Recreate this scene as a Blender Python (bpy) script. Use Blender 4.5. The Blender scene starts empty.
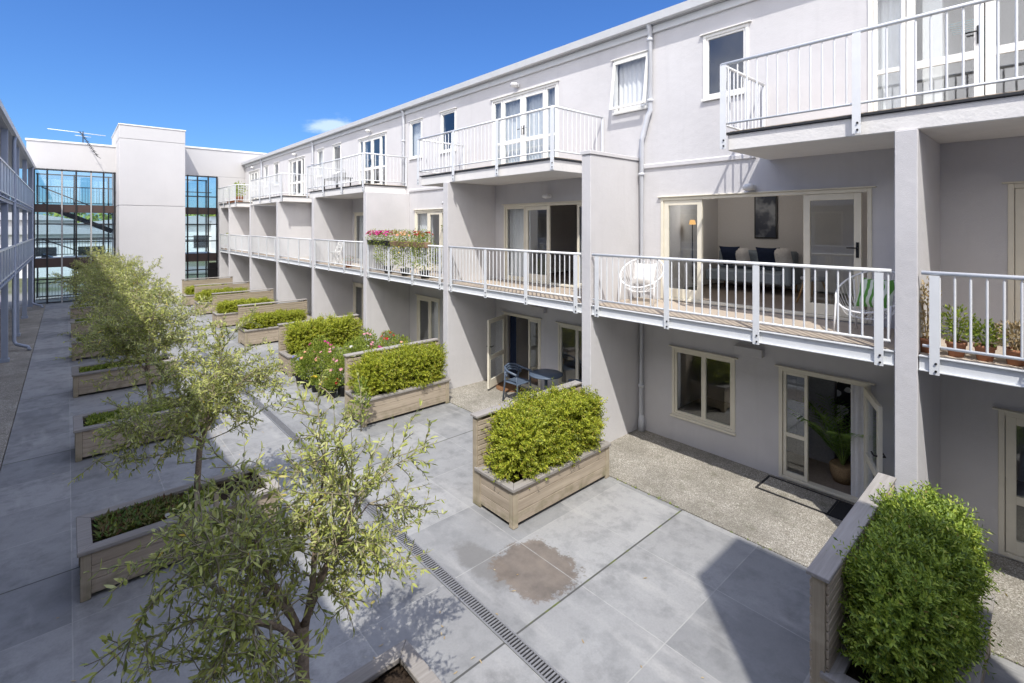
import bpy, math, random
from mathutils import Vector, Matrix, noise as mnoise
R = math.radians
random.seed(7)
S = bpy.context.scene
C = S.collection

# ------------------------------------------------------------------ camera, sky, sun, exposure
cam = bpy.data.cameras.new("Camera"); camo = bpy.data.objects.new("Camera", cam); C.objects.link(camo)
camo.location = (0, 0, 0); camo.rotation_euler = (R(90), 0, R(-42))
cam.lens = 494 * 36 / 1024; cam.sensor_width = 36; cam.shift_y = -(341.5 - 226) / 1024
cam.clip_start = 0.05; cam.clip_end = 3000
S.camera = camo
SUN = Vector((0.97, 1.02, -2.11)).normalized()            # the way the light travels
sun_el = math.asin(-SUN.z); sun_az = math.atan2(-SUN.x, -SUN.y)
W = bpy.data.worlds.new("World"); S.world = W; W.use_nodes = True
wn = W.node_tree.nodes; wl = W.node_tree.links; wn.clear()
wo = wn.new('ShaderNodeOutputWorld'); wb = wn.new('ShaderNodeBackground'); wb.inputs['Strength'].default_value = 0.15
sky = wn.new('ShaderNodeTexSky'); sky.sky_type = 'NISHITA'; sky.sun_disc = False
sky.sun_elevation = sun_el; sky.sun_rotation = sun_az; sky.altitude = 20; sky.air_density = 1.25; sky.dust_density = 0.35; sky.ozone_density = 2.6
tc = wn.new('ShaderNodeTexCoord')
def wmath(op, a, b=None):
    n = wn.new('ShaderNodeMath'); n.operation = op
    for i, x in enumerate((a, b)):
        if x is None: continue
        if isinstance(x, (int, float)): n.inputs[i].default_value = x
        else: wl.new(x, n.inputs[i])
    return n.outputs[0]
nz = wn.new('ShaderNodeTexNoise'); nz.inputs['Scale'].default_value = 13; nz.inputs['Detail'].default_value = 7; nz.inputs['Roughness'].default_value = .6
mp = wn.new('ShaderNodeMapping'); mp.inputs['Scale'].default_value = (1, 1, 2.2)
wl.new(tc.outputs['Generated'], mp.inputs[0]); wl.new(mp.outputs[0], nz.inputs['Vector'])
def blob(d, ax, lo, hi):                                  # one small cloud bank round a sky direction
    n = wn.new('ShaderNodeVectorMath'); n.operation = 'SUBTRACT'; wl.new(tc.outputs['Generated'], n.inputs[0]); n.inputs[1].default_value = Vector(d).normalized()
    m = wn.new('ShaderNodeVectorMath'); m.operation = 'MULTIPLY'; wl.new(n.outputs[0], m.inputs[0]); m.inputs[1].default_value = ax
    l = wn.new('ShaderNodeVectorMath'); l.operation = 'LENGTH'; wl.new(m.outputs[0], l.inputs[0])
    return wmath('SUBTRACT', 1.0, l.outputs['Value'])
def cloud_dir(px, py):
    r = (px - 512) / 494; u = (226 - py) / 494; s, c = math.sin(R(42)), math.cos(R(42))
    return (s + r * c, c - r * s, u)
b1 = wmath('MAXIMUM', blob(cloud_dir(333, 125), (11, 11, 30), 0, 1), 0.0)
cl = b1
cm = wmath('ADD', cl, wmath('MULTIPLY', wmath('SUBTRACT', nz.outputs[0], 0.5), 2.2))
gate = wmath('GREATER_THAN', cl, 0.001)
mr = wn.new('ShaderNodeMapRange'); mr.interpolation_type = 'SMOOTHSTEP'; mr.inputs[1].default_value = 0.35; mr.inputs[2].default_value = 1.0
wl.new(cm, mr.inputs[0])
soft = wn.new('ShaderNodeMapRange'); soft.inputs[1].default_value = 0; soft.inputs[2].default_value = .35; wl.new(cl, soft.inputs[0])
fac = wmath('MULTIPLY', wmath('MULTIPLY', mr.outputs[0], soft.outputs[0]), 0.33)
deep = wn.new('ShaderNodeMix'); deep.data_type = 'RGBA'; deep.blend_type = 'MULTIPLY'; deep.inputs[0].default_value = 1; wl.new(sky.outputs[0], deep.inputs[6]); deep.inputs[7].default_value = (.215, .37, .635, 1)
sz_ = wn.new('ShaderNodeSeparateXYZ'); wl.new(tc.outputs['Generated'], sz_.inputs[0]); zr = wn.new('ShaderNodeMapRange'); zr.inputs[1].default_value = .48; zr.inputs[2].default_value = .8; wl.new(sz_.outputs[2], zr.inputs[0])
tn = wn.new('ShaderNodeMix'); tn.data_type = 'RGBA'; wl.new(zr.outputs[0], tn.inputs[0]); tn.inputs[6].default_value = (.215, .37, .635, 1); tn.inputs[7].default_value = (.43, .68, 1.12, 1); wl.new(tn.outputs[2], deep.inputs[7])
# broken cumulus added to the unseen sky behind and overhead, as fill light
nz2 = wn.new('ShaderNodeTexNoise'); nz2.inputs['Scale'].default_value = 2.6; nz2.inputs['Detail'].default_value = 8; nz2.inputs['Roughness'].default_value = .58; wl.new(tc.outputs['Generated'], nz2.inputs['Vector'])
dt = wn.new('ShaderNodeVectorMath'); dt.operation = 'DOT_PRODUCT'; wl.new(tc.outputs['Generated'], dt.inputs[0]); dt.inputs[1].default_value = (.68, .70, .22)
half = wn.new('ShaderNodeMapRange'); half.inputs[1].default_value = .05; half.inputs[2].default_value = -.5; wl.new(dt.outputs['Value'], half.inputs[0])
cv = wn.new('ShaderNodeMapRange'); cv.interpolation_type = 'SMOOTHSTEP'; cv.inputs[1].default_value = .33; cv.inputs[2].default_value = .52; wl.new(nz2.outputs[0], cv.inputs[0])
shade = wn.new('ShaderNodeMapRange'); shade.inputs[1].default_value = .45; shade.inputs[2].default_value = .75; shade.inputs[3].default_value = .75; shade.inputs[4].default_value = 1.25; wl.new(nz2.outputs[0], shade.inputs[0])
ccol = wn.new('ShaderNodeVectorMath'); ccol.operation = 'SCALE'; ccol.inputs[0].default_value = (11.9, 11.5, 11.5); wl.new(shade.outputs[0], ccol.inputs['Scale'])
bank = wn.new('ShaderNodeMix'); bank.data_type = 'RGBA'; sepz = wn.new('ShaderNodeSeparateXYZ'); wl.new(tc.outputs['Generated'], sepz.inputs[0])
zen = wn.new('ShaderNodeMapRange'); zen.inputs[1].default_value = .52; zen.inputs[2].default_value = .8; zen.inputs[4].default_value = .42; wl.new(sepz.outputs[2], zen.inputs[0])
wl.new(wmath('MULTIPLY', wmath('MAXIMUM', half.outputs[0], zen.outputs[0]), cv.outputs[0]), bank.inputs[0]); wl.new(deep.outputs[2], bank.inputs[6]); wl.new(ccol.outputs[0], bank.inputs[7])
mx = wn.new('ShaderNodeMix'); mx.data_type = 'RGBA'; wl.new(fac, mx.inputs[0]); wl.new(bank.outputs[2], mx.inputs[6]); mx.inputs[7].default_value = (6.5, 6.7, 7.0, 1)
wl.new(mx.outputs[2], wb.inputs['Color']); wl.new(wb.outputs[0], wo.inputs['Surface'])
sl = bpy.data.lights.new("Sun", 'SUN'); sl.energy = 2.95; sl.angle = R(0.5); sl.color = (1, .955, .89)
so = bpy.data.objects.new("Sun", sl); C.objects.link(so); so.rotation_euler = SUN.to_track_quat('-Z', 'Y').to_euler(); so.location = (-10, -10, 20)
S.view_settings.view_transform = 'Standard'; S.view_settings.look = 'None'; S.view_settings.exposure = 0.77; S.view_settings.gamma = 1
S.cycles.max_bounces = 10; S.cycles.diffuse_bounces = 6; S.cycles.transparent_max_bounces = 24

# ------------------------------------------------------------------ materials
class NT:
    def __init__(s, name):
        s.m = bpy.data.materials.new(name); s.m.use_nodes = True; s.t = s.m.node_tree; s.n = s.t.nodes; s.l = s.t.links; s.n.clear()
        s.out = s.n.new('ShaderNodeOutputMaterial')
    def new(s, t, **k):
        n = s.n.new(t)
        for a, b in k.items(): setattr(n, a, b)
        return n
    def link(s, a, b): s.l.new(a, b)
    def val(s, sock, x):
        if x is None: return
        if hasattr(x, 'is_output'): s.l.new(x, sock)
        else: sock.default_value = x
    def math(s, op, a, b=None, c=None):
        n = s.new('ShaderNodeMath', operation=op)
        for i, x in enumerate((a, b, c)): s.val(n.inputs[i], x)
        return n.outputs[0]
    def pos(s): return s.new('ShaderNodeNewGeometry').outputs['Position']
    def obj(s): return s.new('ShaderNodeTexCoord').outputs['Object']
    def noise(s, vec, scale, detail=4, rough=.55, stretch=None):
        if stretch:
            m = s.new('ShaderNodeMapping'); m.inputs['Scale'].default_value = stretch; s.link(vec, m.inputs[0]); vec = m.outputs[0]
        n = s.new('ShaderNodeTexNoise'); n.inputs['Scale'].default_value = scale; n.inputs['Detail'].default_value = detail; n.inputs['Roughness'].default_value = rough
        s.link(vec, n.inputs['Vector']); return n.outputs[0]
    def rng(s, x, a, b, c=0., d=1., smooth=False):
        n = s.new('ShaderNodeMapRange'); n.interpolation_type = 'SMOOTHSTEP' if smooth else 'LINEAR'
        s.link(x, n.inputs[0])
        for i, v in enumerate((a, b, c, d)): n.inputs[i + 1].default_value = v
        return n.outputs[0]
    def mix(s, f, a, b, mode='MIX'):
        n = s.new('ShaderNodeMix', data_type='RGBA', blend_type=mode); s.val(n.inputs[0], f)
        for i, x in ((6, a), (7, b)):
            if isinstance(x, tuple): x = (*x, 1) if len(x) == 3 else x
            s.val(n.inputs[i], x)
        return n.outputs[2]
    def bump(s, h, strength, dist=.01, nrm=None):
        n = s.new('ShaderNodeBump'); n.inputs['Strength'].default_value = strength; n.inputs['Distance'].default_value = dist
        s.link(h, n.inputs['Height']); return n.outputs[0]
    def bsdf(s, col, rough=.7, spec=.4, metal=0., normal=None, connect=True, **k):
        n = s.new('ShaderNodeBsdfPrincipled')
        s.val(n.inputs['Base Color'], (*col, 1) if isinstance(col, tuple) and len(col) == 3 else col)
        s.val(n.inputs['Roughness'], rough); n.inputs['Specular IOR Level'].default_value = spec; n.inputs['Metallic'].default_value = metal
        if normal is not None: s.link(normal, n.inputs['Normal'])
        for a, b in k.items(): n.inputs[a].default_value = b
        if connect: s.link(n.outputs[0], s.out.inputs[0])
        return n.outputs[0]

def stucco(name, col, grain=90, b=.5, dirt=.12):
    t = NT(name); p = t.pos()
    big = t.noise(p, .9, 5, .6); st = t.noise(p, 1.0, 4, .6, (4, 4, .35)); fine = t.noise(p, grain, 3, .6)
    c = t.mix(t.rng(big, .3, .75), col, tuple(x * (1 - dirt) for x in col))
    c = t.mix(t.rng(st, .54, .76, 0, .38 if dirt > .1 else .12), c, tuple(x * .78 for x in col))
    c = t.mix(t.rng(fine, .3, .7, .08, 0.), c, tuple(x * .6 for x in col))
    t.bsdf(c, .88, .25, normal=t.bump(t.math('ADD', fine, t.math('MULTIPLY', t.noise(p, 9, 4), 1.6)), b, .006)); return t.m
def paint(name, col, rough=.4, var=.08, spec=.45):
    t = NT(name); p = t.pos(); n = t.noise(p, 6, 5)
    c = t.mix(t.rng(n, .35, .75), col, tuple(x * (1 - var) for x in col))
    f = t.noise(p, 120, 2)
    t.bsdf(c, rough, spec, normal=t.bump(f, .05, .002)); return t.m
def wood(name, col, dark, axis=0):
    t = NT(name); p = t.pos()
    st = [38, 38, 38]; st[axis] = 1.6
    g = t.noise(p, 1, 6, .65, tuple(st)); b = t.noise(p, 1.3, 4)
    pl = t.noise(p, 1, 2, .5, (.5, .5, 7))
    c = t.mix(t.rng(g, .3, .75), col, dark)
    c = t.mix(t.rng(b, .4, .7, 0, .4), c, tuple(x * .7 for x in col))
    c = t.mix(t.rng(pl, .42, .62, 0, .35), c, tuple(min(1, x * 1.25) for x in col))
    oi = t.new('ShaderNodeObjectInfo').outputs['Random']
    c = t.mix(t.rng(oi, 0, 1, 0, .25), c, tuple(x * .9 for x in dark))
    low = t.new('ShaderNodeSeparateXYZ'); t.link(p, low.inputs[0])
    moss = t.math('MULTIPLY', t.rng(low.outputs[2], -3.62, -3.93, 0, 1, True), t.rng(t.noise(p, 7, 5), .45, .7))
    c = t.mix(t.math('MULTIPLY', moss, .6), c, (.10, .11, .035))
    t.bsdf(c, .85, .2, normal=t.bump(g, .45, .004)); return t.m
def plain(name, col, rough=.6, spec=.4, metal=0., noise=30, var=.2, b=.1):
    t = NT(name); p = t.pos(); n = t.noise(p, noise, 4)
    t.bsdf(t.mix(t.rng(n, .3, .7), col, tuple(x * (1 - var) for x in col)), rough, spec, metal, normal=t.bump(n, b, .004)); return t.m
def leaf(name, stops, trans=.35, rough=.45, back=None):
    t = NT(name); g = t.new('ShaderNodeNewGeometry')
    cr = t.new('ShaderNodeValToRGB'); cr.color_ramp.interpolation = 'LINEAR'
    e = cr.color_ramp.elements
    while len(e) < len(stops): e.new(.5)
    for x, (q, c) in zip(e, stops): x.position = q; x.color = (*c, 1)
    t.link(g.outputs['Random Per Island'], cr.inputs[0]); c = cr.outputs[0]
    if back: c = t.mix(g.outputs['Backfacing'], c, t.mix(.6, c, back))
    a = t.bsdf(c, rough, .4, connect=False)
    tr = t.new('ShaderNodeBsdfTranslucent'); t.link(t.mix(1, c, (1.0, 1.0, .45), 'MULTIPLY'), tr.inputs[0])
    ms = t.new('ShaderNodeMixShader'); ms.inputs[0].default_value = trans; t.link(a, ms.inputs[1]); t.link(tr.outputs[0], ms.inputs[2]); t.link(ms.outputs[0], t.out.inputs[0]); return t.m
def glass(name, tint=(.92, .94, .945), boost=.03, rough=.0):
    t = NT(name)
    tr = t.new('ShaderNodeBsdfTransparent'); tr.inputs[0].default_value = (*tint, 1)
    gl = t.new('ShaderNodeBsdfGlossy'); gl.inputs['Roughness'].default_value = rough; gl.inputs[0].default_value = (.95, .97, 1, 1)
    w = t.noise(t.pos(), 1.6, 2); t.link(t.bump(w, .012, .02), gl.inputs['Normal'])
    ge = t.new('ShaderNodeNewGeometry'); dp = t.new('ShaderNodeVectorMath', operation='DOT_PRODUCT'); t.link(ge.outputs['Normal'], dp.inputs[0]); t.link(ge.outputs['Incoming'], dp.inputs[1])
    sch = t.math('POWER', t.math('SUBTRACT', 1.0, t.math('ABSOLUTE', dp.outputs['Value'])), 5.0)   # Schlick, the same from both faces
    f = t.math('MINIMUM', t.math('ADD', t.math('MULTIPLY', sch, .95), .05 + boost), 1.0)
    ms = t.new('ShaderNodeMixShader'); t.link(f, ms.inputs[0]); t.link(tr.outputs[0], ms.inputs[1]); t.link(gl.outputs[0], ms.inputs[2]); t.link(ms.outputs[0], t.out.inputs[0]); return t.m

M = {}
M['stucco'] = stucco('pale_stucco', (.61, .60, .606))
M['stucco_far'] = stucco('cream_stucco', (.56, .55, .55), 40, .2, .06)
M['slab'] = stucco('rough_white_concrete', (.76, .745, .725), 28, .55, .12)
M['cap'] = paint('white_metal_cap', (.78, .78, .78))
M['cream'] = paint('cream_joinery', (.74, .70, .58), .45)
M['white'] = paint('white_joinery', (.80, .79, .75), .45)
M['rail'] = paint('pale_grey_powder_coat', (.70, .72, .735), .35)
M['pipe'] = paint('grey_pipe_paint', (.60, .62, .66), .4)
M['gutter'] = paint('gutter_paint', (.62, .63, .64), .4)
M['roof'] = plain('corrugated_roof', (.5, .51, .53), .5)
M['dark'] = plain('dark_charcoal_metal', (.03, .032, .036), .4)
M['black'] = plain('black_hardware', (.012, .012, .013), .4)
M['mull'] = plain('dark_bronze_mullion', (.022, .021, .024), .35)
M['mull_light'] = paint('pale_mullion', (.42, .42, .42))
M['brown'] = plain('brown_fascia', (.085, .055, .048), .5)
M['bluepost'] = paint('blue_grey_paint', (.34, .39, .49), .45)
M['bluepanel'] = paint('blue_grey_panel', (.32, .37, .47), .3)
M['glass'] = glass('window_glass')
M['glass_dark'] = glass('stairwell_glass', (.90, .96, .98), .0)
M['room'] = plain('interior_wall_paint', (.76, .74, .72), .8, .2, var=.05)
M['roomfloor'] = plain('interior_carpet', (.30, .25, .21), .95, .1)
M['curtain'] = plain('white_curtain', (.75, .75, .76), .9, .1, var=.06)
M['deck'] = wood('pale_deck_boards', (.50, .43, .35), (.36, .30, .24), 1)
M['timber_x'] = wood('weathered_timber', (.48, .405, .315), (.28, .23, .17), 0)
M['timber_y'] = wood('weathered_timber_end', (.48, .405, .315), (.28, .23, .17), 1)
M['timber_z'] = wood('weathered_timber_post', (.45, .39, .29), (.27, .22, .155), 2)
M['rim_x'] = wood('grey_timber_rim', (.37, .35, .325), (.21, .19, .17), 0)
M['soil'] = plain('dark_soil', (.05, .036, .026), .95, .1, noise=60, var=.6, b=1)
M['bark'] = plain('grey_brown_bark', (.34, .265, .20), .9, .1, noise=45, var=.5, b=.8)
M['twig'] = plain('young_twig', (.32, .28, .19), .8, .2, noise=60)
M['olive'] = leaf('olive_leaves', [(0, (.19, .23, .055)), (.35, (.36, .40, .095)), (.7, (.52, .54, .15)), (.985, (.54, .55, .25)), (1, (.65, .42, .03))], .36, .36, (.40, .44, .31))
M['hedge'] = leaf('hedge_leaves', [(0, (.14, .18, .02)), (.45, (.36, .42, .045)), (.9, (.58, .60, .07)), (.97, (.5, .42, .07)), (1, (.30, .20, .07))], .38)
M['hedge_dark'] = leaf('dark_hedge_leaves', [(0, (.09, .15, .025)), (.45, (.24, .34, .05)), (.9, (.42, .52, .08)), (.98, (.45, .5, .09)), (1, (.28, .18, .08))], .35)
M['plant'] = leaf('potted_plant_leaves', [(0, (.12, .19, .035)), (.6, (.28, .36, .06)), (1, (.46, .5, .10))], .35)
M['palm'] = leaf('palm_leaves', [(0, (.12, .24, .06)), (1, (.32, .46, .13))], .25)
M['succ'] = leaf('succulent_leaves', [(0, (.14, .06, .03)), (.5, (.16, .17, .05)), (1, (.10, .20, .04))], .1)
M['dry'] = leaf('dry_stems', [(0, (.34, .24, .12)), (1, (.55, .45, .28))], .2)
for k, c in dict(pink=(.65, .05, .30), peach=(.8, .42, .26), red=(.55, .03, .04), white=(.8, .78, .75), yellow=(.75, .55, .04), blue=(.25, .25, .6), rose=(.75, .35, .42)).items():
    M['fl_' + k] = leaf(k + '_petals', [(0, tuple(x * .8 for x in c)), (1, c)], .3)
M['terracotta'] = plain('terracotta', (.40, .19, .11), .8, .2)
M['trough'] = plain('faded_terracotta', (.34, .22, .15), .85, .2)
M['blackpot'] = plain('black_plastic_pot', (.018, .018, .02), .5)
M['basket'] = plain('woven_basket', (.40, .28, .16), .9, .1, noise=90, var=.5, b=1)
M['navy'] = plain('navy_fabric', (.025, .035, .07), .9, .1)
M['sofa'] = plain('blue_grey_fabric', (.30, .35, .40), .9, .1, noise=150)
M['linen'] = plain('white_linen', (.72, .70, .68), .9, .1)
M['greycush'] = plain('grey_cushion', (.42, .42, .44), .9, .1)
M['oak'] = plain('oak_leg', (.45, .27, .12), .5)
M['bluechair'] = paint('slate_blue_plastic', (.09, .12, .17), .4)
M['coir'] = plain('coir_mat', (.24, .13, .07), .95, .1, noise=150, var=.4, b=1)
M['mat'] = plain('black_rubber_mat', (.03, .03, .032), .8, .2, noise=80)
M['turq'] = paint('turquoise_plastic', (.15, .55, .60), .4)
M['steel'] = plain('galvanised_steel', (.36, .36, .36), .45, .5, .6, var=.25)
M['white_string'] = paint('white_wire', (.8, .8, .8), .4)

# paving
t = NT('courtyard_paving'); p = t.pos(); sx = t.new('ShaderNodeSeparateXYZ'); t.link(p, sx.inputs[0]); X, Y = sx.outputs[0], sx.outputs[1]
u = t.math('DIVIDE', t.math('SUBTRACT', X, 4.2), 1.04); v = t.math('DIVIDE', t.math('SUBTRACT', Y, 3.525), 1.02)
def dline(w): return t.math('ABSOLUTE', t.math('SUBTRACT', t.math('FRACT', t.math('ADD', w, .5)), .5))
du, dv = dline(u), dline(v)
v4 = dline(t.math('DIVIDE', v, 4.0)); dv4 = t.math('MULTIPLY', v4, 4.0)
cell = t.new('ShaderNodeCombineXYZ'); t.link(t.math('FLOOR', u), cell.inputs[0]); t.link(t.math('FLOOR', v), cell.inputs[1])
wnz = t.new('ShaderNodeTexWhiteNoise', noise_dimensions='2D'); t.link(cell.outputs[0], wnz.inputs['Vector'])
big = t.noise(p, .8, 6, .62); mid = t.noise(p, 3.5, 6, .65); fine = t.noise(p, 45, 4, .6); streak = t.noise(p, 1, 5, .6, (2.5, .6, 1))
c = t.mix(t.rng(wnz.outputs[0], 0, 1), (.182, .185, .186), (.335, .333, .324))
c = t.mix(t.rng(big, .35, .7, 0, .6), c, (.34, .345, .34))
c = t.mix(t.rng(mid, .48, .70, 0, .6), c, (.155, .16, .16))
c = t.mix(t.rng(t.noise(p, 1.7, 7, .72), .54, .68, 0, .55), c, (.13, .13, .128))
c = t.mix(t.rng(streak, .54, .70, 0, .55), c, (.42, .415, .395))
c = t.mix(t.rng(fine, .4, .75, 0, .18), c, (.12, .125, .13))
# brown bare patch and darker smudges
dx = t.math('SUBTRACT', X, 4.02); dy = t.math('SUBTRACT', Y, 4.07)
dd = t.math('POWER', t.math('ADD', t.math('POWER', t.math('ABSOLUTE', t.math('DIVIDE', dx, .42)), 3.0), t.math('POWER', t.math('ABSOLUTE', t.math('DIVIDE', dy, .47)), 3.0)), .333)
pm = t.rng(t.math('ADD', dd, t.math('MULTIPLY', t.math('SUBTRACT', t.noise(p, 9, 8, .75), .5), 1.5)), 1.08, .92, 0, 1, True)
spk = t.rng(t.noise(p, 14, 6, .75), .66, .72)
c = t.mix(t.math('MULTIPLY', spk, .5), c, (.42, .42, .40))
sd = t.math('ADD', t.math('POWER', t.math('DIVIDE', t.math('SUBTRACT', X, 3.62), .22), 2.0), t.math('POWER', t.math('DIVIDE', t.math('SUBTRACT', Y, 4.5), .55), 2.0))
sm_ = t.rng(t.math('ADD', sd, t.math('MULTIPLY', t.math('SUBTRACT', t.noise(p, 6, 6, .7), .5), 2.4)), 1.2, .5, 0, .6, True)
c = t.mix(sm_, c, (.13, .125, .115))
c = t.mix(t.math('MULTIPLY', pm, .85), c, t.mix(t.rng(mid, .35, .7), (.18, .146, .115), (.095, .077, .062)))
joint = t.rng(t.math('MINIMUM', du, dv), .004, .007, 1, 0)
c = t.mix(t.math('MULTIPLY', joint, t.rng(t.noise(p, 4, 4), .35, .6, .25, .85)), c, (.36, .36, .34))
moss = t.rng(dv4, .008, .013, 1, 0)
c = t.mix(moss, c, t.mix(t.rng(t.noise(p, 9, 4), .5, .65), (.075, .075, .07), (.10, .12, .03)))
hgt = t.math('SUBTRACT', t.math('MULTIPLY', fine, .3), t.math('MAXIMUM', joint, moss))
t.bsdf(c, t.rng(mid, .3, .7, .5, .72), .4, normal=t.bump(hgt, .25, .004)); M['paving'] = t.m
t = NT('exposed_aggregate'); p = t.pos()
vo = t.new('ShaderNodeTexVoronoi'); vo.inputs['Scale'].default_value = 105; t.link(p, vo.inputs['Vector'])
big = t.noise(p, 1.2, 6, .65)
sv = t.new('ShaderNodeSeparateXYZ'); t.link(vo.outputs['Color'], sv.inputs[0])
c = t.mix(sv.outputs[0], (.16, .142, .115), (.42, .395, .34))
c = t.mix(t.rng(sv.outputs[1], .8, .95), c, (.62, .60, .54))
c = t.mix(t.rng(big, .4, .65, 0, .6), c, (.15, .14, .115))
c = t.mix(t.rng(t.noise(p, 5, 6, .7), .55, .7, 0, .5), c, (.11, .11, .07))
t.bsdf(c, .8, .3, normal=t.bump(vo.outputs['Distance'], .6, -.006)); M['agg'] = t.m
t = NT('outer_ground'); p = t.pos(); n = t.noise(p, .05, 6); t.bsdf(t.mix(t.rng(n, .45, .55), (.09, .10, .05), (.20, .20, .19)), .9, .2); M['ground'] = t.m
t = NT('green_hillside'); p = t.pos(); n = t.noise(p, .08, 7, .65)
t.bsdf(t.mix(t.rng(n, .4, .6), (.07, .10, .03), (.20, .20, .05)), .95, .1, normal=t.bump(n, 1, 3)); M['hill'] = t.m
t = NT('leaf_print'); p = t.obj(); vo = t.new('ShaderNodeTexVoronoi', feature='SMOOTH_F1'); vo.inputs['Scale'].default_value = 5; t.link(p, vo.inputs['Vector'])
wv = t.new('ShaderNodeTexWave'); wv.inputs['Scale'].default_value = 3; wv.inputs['Distortion'].default_value = 6; t.link(p, wv.inputs['Vector'])
t.bsdf(t.mix(t.rng(t.math('ADD', vo.outputs['Distance'], t.math('MULTIPLY', wv.outputs[1], .25)), .44, .47), (.75, .75, .75), (.03, .03, .032)), .8); M['print'] = t.m
t = NT('blue_ink_art'); p = t.obj(); n = t.noise(p, 2.2, 3)
t.bsdf(t.mix(t.rng(n, .36, .48), (.28, .30, .33), (.02, .03, .06)), .4); M['art'] = t.m
t = NT('leaf_cushion_print'); p = t.obj(); wv = t.new('ShaderNodeTexWave'); wv.inputs['Scale'].default_value = 4; wv.inputs['Distortion'].default_value = 5; t.link(p, wv.inputs['Vector'])
t.bsdf(t.mix(t.rng(wv.outputs[1], .45, .55), (.1, .28, .05), (.62, .66, .55)), .9); M['leafcush'] = t.m
t = NT('lit_lamp_shade'); e = t.new('ShaderNodeEmission'); e.inputs[0].default_value = (1, .55, .2, 1); e.inputs[1].default_value = .8; t.link(e.outputs[0], t.out.inputs[0]); M['lamp'] = t.m
M['lampglass'] = paint('opal_lamp_glass', (.75, .75, .74), .3)

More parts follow.
